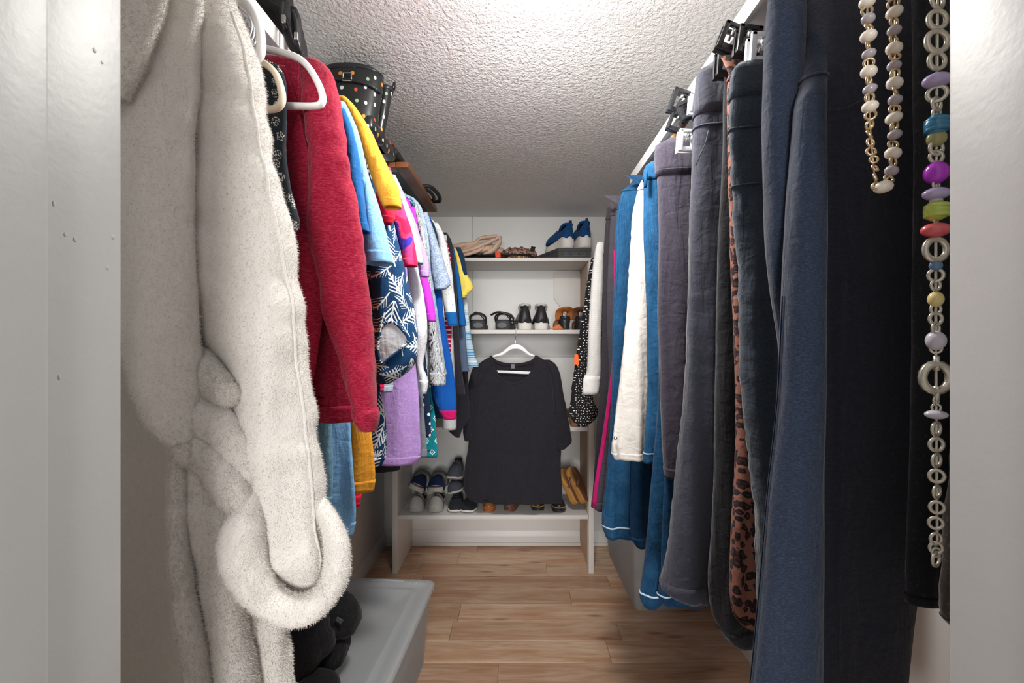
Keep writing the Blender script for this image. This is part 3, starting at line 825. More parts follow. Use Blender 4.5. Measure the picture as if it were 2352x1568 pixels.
tube('seat_seam', [P(px, py, .618) for px, py in ((1888, 246), (1910, 254), (1935, 251), (1962, 240), (1975, 232))], .0012, K['inkd'], h1, n=6)
pf.build('waistband', g, K['ink'], 0, .02, .003, m=4, n=44, hem=False)

g = garment('skirt', 'black garment half hidden by the right door jamb', 'skirt', .54, 1392, 1)
pq = Panel([(-60, 2096, 2420), (500, 2096, 2420), (1000, 2090, 2420), (1300, 2083, 2420), (1384, 2086, 2420)], .545, .03, .003, 60, 207, 2.8, .002, top=.8)
q = pq.build('body', g, K['blackk'], m=40, n=40); pq.build('hem', q, K['blackk'], .985, .999, .0015, m=4, n=40)
g = garment('vest', 'dark brown plush garment corner beside the right door jamb', 'vest', .49, 1440, 1)
pq = Panel([(500, 2240, 2500), (900, 2200, 2500), (1240, 2166, 2500), (1330, 2154, 2500), (1400, 2152, 2500), (1440, 2190, 2500)], .49, .03, .002, 60, 209, 2.4, .003, 30, top=.8)
pq.build('body', g, K['brownfuzz'], m=40, n=40); pq.build('hem', g, K['brownfuzz'], .97, .999, .001, m=4, n=40)

g, pl, l1, pu, b = pants('leggings', 'slate grey leggings with gathered waist clipped beside the leopard print', .80, K['slatek'],
      [(146, 1700), (165, 1684), (230, 1678), (320, 1676), (420, 1684), (520, 1688), (600, 1696, 1800), (900, 1708, 1800), (1100, 1728, 1800), (1250, 1740, 1790), (1400, 1748, 1800), (1460, 1752, 1800)], 560, .2, .045, 211, 80, 44, jit=.005, wr=.003)
pl.build('waist_seam', l1, K['slatek'], .117, .1195, .0026, m=3, n=44, hem=False); pl.build('waist_seam', l1, K['slatek'], .214, .2165, .0026, m=3, n=44, hem=False)
g, pl, l1, pu, b = pants('leggings', 'leopard print leggings between two dark pairs', .855, K['leop'],
      [(172, 1676), (200, 1670), (400, 1673), (600, 1678, 1712), (700, 1683, 1716), (900, 1691, 1722), (1100, 1690, 1736), (1250, 1681, 1748), (1340, 1675, 1752), (1400, 1683, 1752), (1432, 1704, 1756), (1450, 1740, 1760)], 500, .05, .045, 213, 70, 40, legw=.1)
g, pl, l1, pu, b = pants('leggings', 'black leggings with rounded cuffs below the leopard pair', .915, K['blackk'],
      [(150, 1668), (190, 1664), (400, 1660), (600, 1650), (900, 1645, 1745), (1200, 1640, 1748), (1330, 1632, 1748), (1400, 1634, 1742), (1450, 1654, 1738), (1478, 1684, 1728)], 600, .05, .04, 215, 60, 40)
g, pl, l1, pu, b = pants('lounge_trousers', 'charcoal navy lounge trousers with wide folded waistband and turned hem', .975, K['char'],
      [(146, 1634), (156, 1612), (180, 1602), (240, 1597), (300, 1592), (400, 1590), (520, 1586), (700, 1580, 1735), (900, 1570, 1715), (1050, 1556, 1700), (1200, 1541, 1690), (1300, 1527, 1684), (1348, 1518, 1682), (1360, 1534, 1676), (1374, 1570, 1660)], 560, .3, .07, 217, 80, 48, fold=.007, hemv=.965, wr=.002)
pl.build('waist_seam', l1, K['slatek'], .123, .1255, .0028, m=3, n=48, hem=False)
tube('pocket_seam', [P(px, py, .938) for px, py in ((1627, 300), (1620, 330), (1610, 352), (1598, 380))], .0012, K['slatek'], b, n=6)
g, pl, l1, pu, b = pants('lounge_trousers', 'dark plum lounge trousers with tall soft waistband ending at the knee', 1.13, K['plum'],
      [(318, 1540), (330, 1512), (345, 1506), (390, 1508), (450, 1511), (560, 1514), (700, 1510), (850, 1516, 1600), (950, 1520, 1580), (1050, 1526, 1570), (1096, 1530, 1566)], 720, .22, .055, 219, 60, 44, hemv=.97)
pl.build('waist_seam', l1, K['plum'], .098, .101, .0028, m=3, n=44, hem=False)
g, pl, l1, pu, b = pants('jeans', 'long blue jeans whose frayed hem hangs lowest over the clear bin', 1.21, K['jean1'],
      [(380, 1530), (420, 1512), (600, 1512), (900, 1512, 1560), (1060, 1500, 1560), (1200, 1489, 1550), (1300, 1480, 1545), (1372, 1472, 1530), (1392, 1480, 1505)], 760, .04, .034, 221, 70, 40, hemm=K['stitch'], hemv=.968)
g, pl, l1, pu, b = pants('jeans', 'dark inside-out jeans with pale hem stitching beside the long pair', 1.17, K['jean3'],
      [(390, 1560), (430, 1545), (600, 1535), (900, 1530, 1640), (1200, 1520, 1640), (1330, 1515, 1630), (1368, 1512, 1614), (1390, 1530, 1604)], 760, .04, .028, 222, 50, 40, hemm=K['stitch'], hemv=.972)
g, pl, l1, pu, b = pants('jeans', 'bright blue jeans with rolled cuff, next to the white pair', 1.285, K['jean2'],
      [(372, 1496), (384, 1483), (410, 1478), (500, 1478), (600, 1480), (700, 1484), (800, 1486, 1560), (900, 1487, 1560), (1000, 1482, 1560), (1062, 1478, 1540)], 740, .12, .05, 223, 60, 40, hemm=K['stitch'], hemv=.965)
tube('belt_loop', [P(1485, 390, 1.25), P(1482, 430, 1.247)], .005, K['jean2'], b, n=6)
prism('pocket', [P(px, py, 1.252) for px, py in ((1496, 470), (1514, 466), (1518, 580), (1506, 560))], (0, .004, 0), K['jean2'], b)
g, pl, l1, pu, b = pants('jeans', 'off white cropped jeans with a metal rivet at the hem', 1.385, K['whitej'],
      [(404, 1490), (412, 1478), (440, 1464), (500, 1452), (600, 1447), (700, 1440), (800, 1431, 1500), (900, 1421, 1496), (980, 1411, 1492), (1035, 1404, 1490), (1054, 1412, 1484)], 740, .1, .05, 225, 70, 40, hemv=.975, wr=.002)
V, Fc = ico(.006, P(1414, 1006, 1.352), 1, .5, 1, 2); mesh('rivet', V, Fc, MT['metal'], l1)
g, pl, l1, pu, b = pants('jeans', 'mid blue flared jeans with double stitched hem', 1.52, K['jean1'],
      [(418, 1462), (426, 1446), (442, 1428), (500, 1416), (600, 1412), (700, 1409), (800, 1407, 1480), (900, 1404, 1476), (1000, 1399, 1474), (1100, 1392, 1472), (1200, 1384, 1470), (1232, 1392, 1464)], 740, .07, .055, 227, 70, 40, hemm=K['stitch'], hemv=.965, jit=.004)
for a in (math.pi*1.13, ): pl.strip('side_seam', l1, K['jean2'], a, .02, .95, .0022)
g, pl, l1, pu, b = pants('jeans', 'dark blue jeans showing a hem behind the flared pair', 1.465, K['jean3'],
      [(424, 1480), (440, 1462), (700, 1450), (900, 1452, 1500), (1100, 1450, 1500), (1230, 1446, 1492), (1256, 1462, 1486)], 740, .04, .035, 229, 40, 32)
g, pl, l1, pu, b = pants('track_trousers', 'dark track trousers with raspberry side stripe and white piping', 1.60, K['pantsc'],
      [(470, 1428), (484, 1414), (600, 1412), (760, 1412), (850, 1406, 1470), (950, 1392, 1460), (1060, 1376, 1450), (1160, 1361, 1440), (1172, 1372, 1430)], 740, .04, .04, 231, 50, 36)
for da, nm, mt, w in ((.0, 'piping', K['ribw'], .0018), ):
    pl.strip(nm, l1, mt, math.pi*1.0, .15, .985, w)
for k in range(5):
    pl.strip('side_stripe', l1, K['berry'], math.pi*(1.045+.03*k), .15, .985, .0042)
g, pl, l1, pu, b = pants('trousers', 'charcoal twill trousers beside the white knit sweater', 1.75, K['pantsb'],
      [(486, 1404), (494, 1394), (540, 1389), (640, 1386), (760, 1383), (880, 1379, 1440), (1000, 1370, 1430), (1100, 1363, 1420), (1164, 1358, 1410)], 760, .07, .035, 233, 50, 36)
g, pl, l1, pu, b = pants('trousers', 'dark grey trousers between charcoal pair and blue jeans', 1.675, K['pantsc'],
      [(476, 1416), (484, 1405), (540, 1400), (640, 1396), (760, 1396), (880, 1398, 1450), (1000, 1390, 1440), (1100, 1380, 1440)], 760, .07, .035, 235, 50, 36)
# sweater and polka-dot shirt at the far end
g = shirt('sweater', 'white ribbed knit sweater with long sleeve and folded cuff', 'sweater', 2.02, K['knitw'],
      [(540, 1410), (556, 1390), (600, 1386), (760, 1384), (900, 1380)], [(556, 1372, 1386), (580, 1366, 1386), (640, 1359, 1385), (720, 1353, 1382), (800, 1350, 1380), (858, 1347, 1380), (866, 1341, 1378), (905, 1338, 1374)], side=1, seed=241, cuff=K['ribw'], cuffv=.88, m=50, sfold=.002, jit=.002)
g = shirt('shirt', 'black polka dot blouse with gathered hem, farthest on the right rail', 'shirt', 2.3, K['polka'],
      [(580, 1390), (594, 1368), (700, 1356), (800, 1350), (900, 1345)], [(592, 1358, 1372), (650, 1348, 1370), (720, 1337, 1366), (800, 1325, 1362), (870, 1316, 1356), (920, 1310, 1362), (945, 1307, 1374), (965, 1312, 1366), (978, 1326, 1348)], side=1, seed=243, cuff=False, m=50, jit=.006, wr=.004)
prism('paper_tag', [P(px, py, 2.235) for px, py in ((1320, 812), (1328, 814), (1330, 838), (1318, 836))], (0, .002, 0), plain('orange_tag', '#e8641c', .6), g)

# ---------------------------------------------------------------- white robe, nearest on the left
def robe_mat():
    m = M('cream_plush', .95, .1); m.b.inputs['Sheen Weight'].default_value = .35; m.b.inputs['Sheen Roughness'].default_value = .4
    f = m.noise(1, 5, .75, vec=m.mapping((120, 120, 70)), dist=.8); g = m.noise(9, 3)
    c = m.mix(f, '#d3ccc4', '#eeebe7'); c = m.mix(m.math('MULTIPLY', g, .3), c, '#e4ded7'); m.col(c)
    m.bump(m.math('ADD', f, m.math('MULTIPLY', m.noise(420, 3, .7), .8)), .55, .004); return m.m
RB = robe_mat()
rb = thing('bathrobe', 'cream plush bathrobe with looped belt hanging by the left jamb', 'bathrobe', (-RX, .68, ZP(1640, .68)), GRP_L)
def rpanel(name, rows, Y, t, seed, fold=.006, freq=55, m=90, n=56, wr=.004, wf=30, ex=2.2, par=None, jit=.006, hem=True, lab=None):
    p = Panel(rows, Y, t, fold, freq, seed, ex, jit, 10, wr, wf, top=.7)
    return p, p.build(name, par or rb, RB, m=m, n=n, hem=hem, label=lab)
rpanel('back_panel', [(-70, -40, 470), (300, -40, 500), (700, -60, 560), (1000, -60, 600), (1300, -60, 640), (1500, -40, 664), (1660, -40, 676)], .725, .05, 301, .010, 38)
pL, lap = rpanel('lapel', [(-70, 60, 470), (150, 90, 452), (350, 130, 441), (600, 200, 448), (760, 262, 452), (860, 305, 458), (940, 345, 464), (1000, 386, 462), (1050, 410, 452)], .60, .05, 303, .004, 50, wr=.003, ex=2.6)
pC, col_ = rpanel('collar_fold', [(-70, 100, 400), (60, 130, 372), (140, 160, 340), (230, 200, 300)], .565, .035, 305, .003, 40, m=40, ex=2.3, wr=.002)
pS, slv = rpanel('sleeve', [(-70, 455, 520), (0, 458, 530), (100, 452, 572), (200, 444, 598), (320, 437, 622), (450, 438, 646), (560, 444, 668), (700, 462, 688), (820, 494, 704), (920, 520, 716), (1020, 545, 727), (1120, 572, 738), (1220, 606, 746), (1320, 656, 748), (1385, 700, 738)], .655, .085, 307, .004, 60, wr=.009, wf=22, m=120, n=64)
tube('sleeve_seam', [pS.at(k/50, math.pi*1.86, .0) for k in range(4, 48)], .0022, RB, slv, n=8)
rpanel('sleeve_underside', [(520, 470, 560), (700, 480, 600), (900, 500, 660), (1050, 530, 690), (1180, 560, 700), (1330, 640, 730)], .70, .05, 309, .006, 60, wr=.005)
rpanel('front_edge', [(1000, 395, 428), (1080, 390, 428), (1200, 386, 428), (1300, 392, 436), (1400, 404, 452), (1500, 424, 470), (1660, 450, 500)], .60, .03, 311, .003, 40, n=36)
rpanel('front_fold', [(960, 452, 505), (1040, 424, 512), (1120, 424, 534), (1220, 436, 548), (1320, 462, 556), (1420, 480, 560), (1520, 498, 580), (1660, 520, 600)], .625, .055, 313, .004, 40, n=44)
rpanel('front_fold', [(1010, 510, 556), (1080, 520, 596), (1150, 545, 620), (1250, 556, 610), (1350, 560, 610), (1450, 556, 600), (1660, 556, 590)], .655, .04, 315, .004, 40, n=40)
rpanel('skirt_panel', [(1380, 560, 660), (1430, 566, 656), (1500, 570, 664), (1580, 574, 672), (1680, 580, 680)], .665, .05, 317, .003, 40, m=40, n=44)
def plush(p0, s): return lambda u, a, p: .30*noise.noise(p*15+Vector((s, 0, 0)))+.10*noise.noise(p*50+Vector((s, 3, 0)))
def belt(name, pts, r, s, par=None, flat=.8):
    q = spline([(P(px, py, Y).x, P(px, py, Y).y, P(px, py, Y).z, rr) for px, py, Y, rr in pts], 70)
    return tube(name, [Vector(x[:3]) for x in q], [x[3]*r for x in q], RB, par or rb, n=26, fn=plush(0, s), flat=flat)
bl = belt('belt', [(608, 1095, .65, .5), (590, 1140, .625, .95), (566, 1200, .605, 1.5), (556, 1262, .598, 1.6), (572, 1325, .596, 1.5), (615, 1376, .60, 1.25), (672, 1398, .605, 1.2), (726, 1384, .61, 1.15), (764, 1342, .62, 1.05), (775, 1285, .63, .95), (768, 1230, .64, .95), (748, 1180, .655, .85), (724, 1138, .67, .6)], .0205, 1)
belt('belt_tie', [(436, 860, .635, .7), (446, 910, .62, 1.0), (470, 955, .615, 1.25), (512, 1000, .618, 1.35), (552, 1050, .622, 1.4), (582, 1100, .632, 1.2), (600, 1150, .65, .7)], .024, 2)
belt('belt_tie', [(444, 985, .612, .6), (462, 1030, .602, 1.1), (494, 1078, .605, 1.3), (534, 1128, .612, 1.25), (568, 1172, .62, .9), (590, 1196, .64, .4)], .023, 3)
belt('belt_loop', [(462, 800, .64, .5), (478, 850, .622, .95), (500, 890, .614, 1.1), (525, 905, .615, .9), (540, 890, .63, .4)], .022, 4)
belt('belt_tie', [(398, 985, .615, .5), (424, 1018, .60, 1.0), (448, 1040, .60, 1.0), (470, 1020, .61, .8), (476, 980, .625, .4)], .02, 5)
# fuzz: short fibres that stand out from the plush
def fuzz(par_list, name, count, L, seed):
    rnd = random.Random(seed); V = []; Fc = []
    for o, cnt in par_list:
        me = o.data; polys = me.polygons; np_ = len(polys)
        for _ in range(cnt):
            p = polys[rnd.randrange(np_)]
            vs_ = [me.vertices[i].co for i in p.vertices]
            if len(vs_) == 4:
                u, w = rnd.random(), rnd.random()
                c = (vs_[0]*(1-u)+vs_[1]*u)*(1-w)+(vs_[3]*(1-u)+vs_[2]*u)*w
            else:
                w = [rnd.random()+.02 for _ in vs_]; sw = sum(w)
                c = sum((v*x for v, x in zip(vs_, w)), Vector())/sw
            nrm = p.normal; d = (nrm+Vector((rnd.uniform(-.9, .9), rnd.uniform(-.9, .9), rnd.uniform(-1.3, .1)))).normalized()
            l = L*rnd.uniform(.5, 1.2); sd = d.cross(Vector((rnd.uniform(-1, 1), rnd.uniform(-1, 1), .3))).normalized()*.0004
            k = len(V); V += [c-sd-nrm*.0006, c+sd-nrm*.0006, c+d*l]; Fc.append((k, k+1, k+2))
    return V, Fc
fz = [(o, max(300, int(len(o.data.polygons)*6))) for o in rb.children]
V, Fc = fuzz(fz, 'fuzz', 0, .0044, 3)
o = mesh('plush_pile', [v+WL[rb.name] for v in V], Fc, RB, rb, smooth=False); o['kind'] = 'stuff'

# ---------------------------------------------------------------- hangers that show
def hanger(name, label, Y, mat, arm, bar, hook_px, r=.0072, side=-1, group='plastic tube hangers', cat='hanger', flat=.75):
    mir = side*RX
    h = thing(name, label, cat, (mir, Y, P(0, bar[0][1], Y).z), group)
    A = [Vector((XP(px, Y), Y, ZP(py, Y))) for px, py in arm]
    Bm = [Vector((2*mir-v.x, v.y, v.z)) for v in A]
    neck = Vector((mir, Y, A[0].z+.012))
    q = spline([tuple(x) for x in ([neck]+A)], 40)
    q2 = [Vector((2*mir-x[0], x[1], x[2])) for x in q]
    path = [Vector(x) for x in q]
    tube('arm', path, r, mat, h, n=10, flat=flat, up=Vector((0, 1, 0)))
    tube('arm', q2, r, mat, h, n=10, flat=flat, up=Vector((0, 1, 0)))
    tube('bar', [A[-1], Vector((2*mir-A[-1].x, Y, A[-1].z))], r*.9, mat, h, n=10, up=Vector((0, 1, 0)))
    hk = [neck, Vector((mir, Y, RZ-.045))]
    for k in range(11):
        a = -math.pi/2+math.pi*1.35*k/10+.0
        hk.append(Vector((mir+.021*math.cos(a)*1.0, Y, RZ+.001+.021*math.sin(a)))) if k else None
    hk2 = [neck, Vector((mir, Y, RZ-.045)), Vector((mir+.018, Y, RZ-.022)), Vector((mir+.0235, Y, RZ)), Vector((mir+.017, Y, RZ+.0165)), Vector((mir, Y, RZ+.0235)), Vector((mir-.017, Y, RZ+.0165)), Vector((mir-.0235, Y, RZ-.004))]
    tube('hook', [Vector(x) for x in spline([tuple(x) for x in hk2], 30)], .0024 if mat is not MT['whiteplastic'] else .003, MT['chrome'], h, n=8)
    return h
hanger('clothes_hanger', 'white plastic tube hanger holding the crimson cardigan', .82, MT['whiteplastic'],
       [(560, 98), (610, 112), (672, 128), (705, 150), (730, 190), (741, 222), (737, 240), (722, 244), (690, 244), (640, 243)], [(0, 244)], 0, .0085)
hanger('clothes_hanger', 'beige plastic hanger with rounded end beside the robe', .765, MT['beigeplastic'],
       [(520, 122), (570, 134), (605, 145), (632, 168), (646, 205), (648, 232), (636, 248), (612, 252), (580, 250)], [(0, 250)], 0, .0078)
hanger('clothes_hanger', 'white plastic hanger nearest the doorway above the robe sleeve', .735, MT['whiteplastic'],
       [(470, -30), (530, -8), (570, 12), (592, 50), (600, 95), (596, 125), (578, 138), (550, 136), (520, 132)], [(0, 132)], 0, .0095)
# chrome hooks crowded behind them
for k in range(5):
    Yh = .775+.012*k
    pth = [P(548+k*7, 16+k*13, Yh), P(572+k*6, 36+k*13, Yh), P(578+k*5, 66+k*12, Yh+.002), P(566+k*5, 92+k*10, Yh), P(545+k*4, 100+k*9, Yh)]
    o = thing('wire_hook', ('uppermost', 'second highest', 'middle', 'second lowest', 'lowest')[k]+' of the chrome wire hooks behind the white hanger', 'hook', pth[0], 'chrome hooks behind the hangers')
    tube('wire', [Vector(x) for x in spline([tuple(x) for x in pth], 20)], .0017, MT['chrome'], o, n=8)
# clip hangers on the right
WOOD = plain('clip_hanger_wood', '#a8714a', .5, .4, bump=.1)
def clip(name, label, c, mat, s=1.0, rz=0.0, rx=0.0, tilt=0.0, group='trouser clips on the right rail'):
    o = thing(name, label, 'clip', c, group, rot=(rx, tilt, rz))
    w, h_, d = .019*s, .046*s, .007*s
    for sg in (-1, 1):
        V = []; 
        box('jaw', (-w, sg*.008*s-d/2, -h_*.5), (-w*.55, sg*.008*s+d/2, h_*.5), mat, o, local=True)
        box('jaw', (w*.55, sg*.008*s-d/2, -h_*.5), (w, sg*.008*s+d/2, h_*.5), mat, o, local=True)
        box('grip', (-w, sg*.008*s-d/2, h_*.34), (w, sg*.008*s+d/2, h_*.5), mat, o, local=True)
        box('pad', (-w, sg*.006*s-d/2, -h_*.5), (w, sg*.006*s+d/2, -h_*.28), mat, o, local=True)
    tube('spring', [Vector((0, -.010*s, .006)), Vector((0, -.004*s, .016)), Vector((0, .004*s, .016)), Vector((0, .010*s, .006))], .0055*s, MT['metal'], o, n=8, local=True, flat=.5)
    return o
clip('trouser_clip', 'black plastic clip above the slate leggings, left one', P(1676, 92, .86), MT['blackplastic'], 1.15, tilt=math.radians(22))
clip('trouser_clip', 'black plastic clip above the leopard leggings, right one', P(1716, 98, .83), MT['blackplastic'], 1.15, tilt=math.radians(8))
clip('trouser_clip', 'small black clip gripping the charcoal lounge trousers', P(1668, 150, .915), MT['blackplastic'], 1.2, tilt=math.radians(4))
clip('trouser_clip', 'clear plastic clip beside the ink blue trousers', P(1746, 118, .80), MT['clearplastic'], 1.2, tilt=math.radians(4))
clip('trouser_clip', 'empty black clip sticking out highest against the ceiling', P(1560, 236, 1.12), MT['blackplastic'], 1.25, tilt=math.radians(18), rx=.15)
clip('trouser_clip', 'empty black clip hanging lower against the ceiling', P(1552, 282, 1.125), MT['blackplastic'], 1.0, tilt=math.radians(20), rx=.1)
clip('trouser_clip', 'black clip beside the charcoal lounge trousers waistband', P(1584, 250, 1.10), MT['blackplastic'], 1.2, tilt=math.radians(70), rx=.2)
clip('trouser_clip', 'clear clip gripping the dark plum lounge trousers', P(1577, 326, 1.06), MT['clearplastic'], 1.15, tilt=math.radians(4))
clip('trouser_clip', 'white clip edge beside the charcoal lounge trousers', P(1600, 240, 1.06), MT['clearplastic'], 1.0, tilt=math.radians(4))
wh = thing('wooden_hanger', 'brown wooden hanger bar between the empty black clips', 'hanger', (RX, 1.14, ZP(250, 1.14)))
tube('bar', [P(1546, 320, 1.14), P(1580, 268, 1.14), P(1640, 225, 1.14), Vector((RX, 1.14, ZP(215, 1.14))), Vector((RX+.14, 1.14, ZP(240, 1.14)))], .009, WOOD, wh, n=10)
tube('hook', [Vector(v) for v in ((RX, 1.14, ZP(215, 1.14)), (RX, 1.14, RZ-.04), (RX+.02, 1.14, RZ-.012), (RX+.0225, 1.14, RZ+.005), (RX+.012, 1.14, RZ+.0205), (RX-.008, 1.14, RZ+.021))], .002, MT['chrome'], wh, n=8)
tube('rail', [P(1640, 112, .89), Vector((RX+.18, .89, ZP(112, .89)))], .004, MT['whiteplastic'], thing('wire_hanger', 'slim trouser hanger rail above the slate leggings', 'hanger', (RX, .89, ZP(112, .89))), n=8)

def inner_hanger(label, Y, z, half=.17):
    h = thing('wire_hanger', label, 'hanger', (RX, Y, z-.07))
    tube('frame', [Vector((RX-half, Y, z-.07)), Vector((RX-.03, Y, z)), Vector((RX, Y, z+.012)), Vector((RX+.03, Y, z)), Vector((RX+half, Y, z-.07))], .003, MT['chrome'], h, n=6)
    tube('hook', [Vector(x) for x in spline([(RX, Y, z+.01), (RX, Y, RZ-.04), (RX+.018, Y, RZ-.022), (RX+.0235, Y, RZ), (RX+.012, Y, RZ+.021), (RX-.01, Y, RZ+.021), (RX-.022, Y, RZ+.006)], 24)], .0022, MT['chrome'], h, n=6)
inner_hanger('thin wire hanger inside the polka dot blouse', 2.3, 2.01)
inner_hanger('thin wire hanger inside the white knit sweater', 2.02, 2.02)

# ---------------------------------------------------------------- black tee hung on the shelf unit
Yt = 2.80
tz = thing('tee_shirt', 'black raglan tee on a white hanger hooked over the shoe shelf', 'shirt', (XP(1185, Yt), Yt, ZP(1152, Yt)))
def tee_body():
    # outline of the front, traced top to hem; front and back sheets with folds
    rows = [(818, 1128, 1236), (826, 1112, 1250), (838, 1098, 1266), (856, 1088, 1278), (880, 1082, 1284), (920, 1079, 1286), (980, 1077, 1287), (1040, 1072, 1287), (1090, 1064, 1289), (1120, 1064, 1291), (1142, 1074, 1291), (1153, 1098, 1288)]
    p = Panel(rows, Yt, .05, .009, 34, 401, 2.8, .010, 7, .003, 18, top=.5, grow=1.5)
    return p
KT = K['blackT']
pt = tee_body()
# front with the neck scooped out: build grid, drop faces inside the neckline
n, m = 72, 70
def neck_y(px, front):
    d = abs(px-1180)/52.0
    if d >= 1: return -1e9
    return (816+(64 if front else 22)*math.sqrt(max(0, 1-d**2.2)))
V = []; Fc = []
for k in range(m):
    for j in range(n):
        V.append(pt.at(k/(m-1), 2*math.pi*j/n))
for k in range(m-1):
    for j in range(n):
        q = [k*n+j, k*n+(j+1) % n, (k+1)*n+(j+1) % n, (k+1)*n+j]
        c = sum((V[i] for i in q), Vector())/4
        px = CX+c.x/c.y*F; py = CY-(c.z-H)/c.y*F
        front = math.sin(2*math.pi*(j+.5)/n) < 0
        if py < neck_y(px, front): continue
        Fc.append(tuple(reversed(q)))
body = mesh('body', V, Fc, KT, tz)
pt.build('hem', body, KT, .975, .999, .0016, m=5, n=64)
nk = []
for k in range(33):
    px = 1180-52*math.cos(math.pi*k/32); py = 816+64*(max(0, math.sin(math.pi*k/32))**.9)
    nk.append(P(px, py, Yt-.031+.014*abs(math.cos(math.pi*k/32))))
tube('neckband', nk, .010, KT, body, n=10, flat=.45)
bk = [P(1180-52*math.cos(math.pi*k/20), 818+20*math.sin(math.pi*k/20), Yt+.016) for k in range(21)]
tube('neckband', bk, .011, KT, body, n=8, flat=.4)
prism('neck_label', [P(px, py, Yt+.008) for px, py in ((1174, 836), (1182, 836), (1182, 846), (1174, 846))], (0, .001, 0), plain('woven_label', '#7d7d80', .7), body)
for nm, rows, sd in (('sleeve', [(838, 1088, 1112), (860, 1080, 1104), (900, 1072, 1096), (950, 1066, 1092), (990, 1064, 1086), (1012, 1068, 1080)], 403),
                     ('sleeve', [(826, 1246, 1262), (836, 1252, 1276), (860, 1262, 1286), (900, 1268, 1294), (950, 1272, 1303), (1000, 1275, 1312), (1014, 1276, 1313), (1030, 1278, 1298)], 405)):
    p = Panel(rows, Yt-.012, .06, .003, 60, sd, 2.1, .005, 10, .002, top=.4)
    s1 = p.build('sleeve', tz, KT, m=40, n=30); p.build('cuff', s1, KT, .93, .999, .0015, m=5, n=30)
tube('raglan_seam', [P(px, py, Yt-.034) for px, py in ((1133, 836), (1120, 850), (1104, 872), (1092, 892), (1084, 910))], .0014, KT, body, n=6)
# its hanger
th = thing('clothes_hanger', 'white slim hanger showing in the neck of the black tee', 'hanger', (XP(1185, Yt), Yt, ZP(857, Yt)), 'plastic tube hangers')
up_ = [(1131, 816), (1150, 810), (1163, 800), (1172, 793), (1184, 790), (1197, 793), (1206, 800), (1216, 810), (1228, 815)]
lo2 = [(1228, 819), (1214, 815), (1203, 807), (1193, 802), (1184, 801), (1175, 802), (1166, 807), (1154, 815), (1132, 820)]
su_ = spline(up_, 30); sl_ = spline(lo2, 30)
prism('arms', [P(a, b, Yt-.024) for a, b in su_+sl_], (0, .012, 0), MT['whiteplastic'], th, bev=.0015)
prism('bar', [P(a, b, Yt-.016) for a, b in ((1141, 850), (1219, 853), (1214, 859), (1144, 856))], (0, .007, 0), MT['whiteplastic'], th, bev=.001)
tube('hook', [Vector(x) for x in spline([tuple(P(1184, 792, Yt-.018)), tuple(P(1184.5, 775, Yt-.005)), tuple(P(1185, 766, Yt+.028)), (XP(1185, Yt+.03), Yt+.03, SHELF['mid']+.012), (XP(1186, Yt+.05), Yt+.06, SHELF['mid']+.012), (XP(1186, Yt+.07), Yt+.085, SHELF['mid']+.003)], 24)], .0022, MT['chrome'], th, n=8)

# ---------------------------------------------------------------- shoes
def outline(L, W, N=36, waist=.74):
    key = [(0, 0), (.015, .30), (.06, .58), (.14, .70), (.3, .72), (.45, waist), (.62, .92), (.74, 1.0), (.85, .93), (.93, .74), (.98, .4), (1, 0)]
    half = []
    for k in range(N//2+1):
        s = .5-.5*math.cos(math.pi*k/(N//2))
        w = cr([(a, b) for a, b in key], s)[0]; half.append((max(0, w)*W/2, s*L))
    return [(x, y) for x, y in half]+[(-x, y) for x, y in half[-2:0:-1]]
def sole_geo(L, W, h0, h1, z0=0.0, flare=1.0):
    """h0 heel height, h1 toe height"""
    ol = outline(L, W); rings = []
    for sc, lv in ((.90, 0), (.97, .08), (flare, .3), (flare, .75), (.97, 1.0), (.90, 1.02)):
        ring = []
        for x, y in ol:
            t = y/L; h = h0+(h1-h0)*(t*t*(3-2*t))
            ring.append(Vector((x*sc, (y-L/2)*(sc*.5+.5)+L/2, z0+lv*h+(.012*max(0, (t-.8)/.2)**2*(1-lv)))))
        rings.append(ring)
    return loft(rings)
def upper_geo(L, W, z, heel=.06, mid=.05, vamp=.06, toe=.03, s0=.015, s1=.975, back=0.0, n=22, m=26, wf=.98):
    key = [(0, 0), (.015, .34), (.06, .58), (.14, .70), (.3, .72), (.45, .76), (.62, .92), (.74, 1.0), (.85, .93), (.93, .74), (.98, .4), (1, 0)]
    hk = [(0, heel*.95), (.08, heel), (.25, mid+.2*(heel-mid)), (.4, mid), (.5, vamp), (.62, vamp*.82), (.78, toe*1.35), (.9, toe*1.05), (1, toe*.55)]
    rings = []
    for k in range(m):
        s = s0+(s1-s0)*(.5-.5*math.cos(math.pi*k/(m-1)))
        w = cr(key, s)[0]*W/2*wf; h = cr(hk, s)[0]
        ring = []
        for j in range(n):
            a = 2*math.pi*j/n; c, d = math.cos(a), math.sin(a)
            zz = h*max(d, 0)**.75 if d > 0 else -.004
            tap = 1-.22*max(0, d)
            lean = back*h*(1-s)*max(0, d)*(1 if s < .3 else 0)
            ring.append(Vector((w*math.copysign(abs(c)**.8, c)*tap, s*L-lean, z+zz)))
        rings.append(ring)
    return loft(rings)
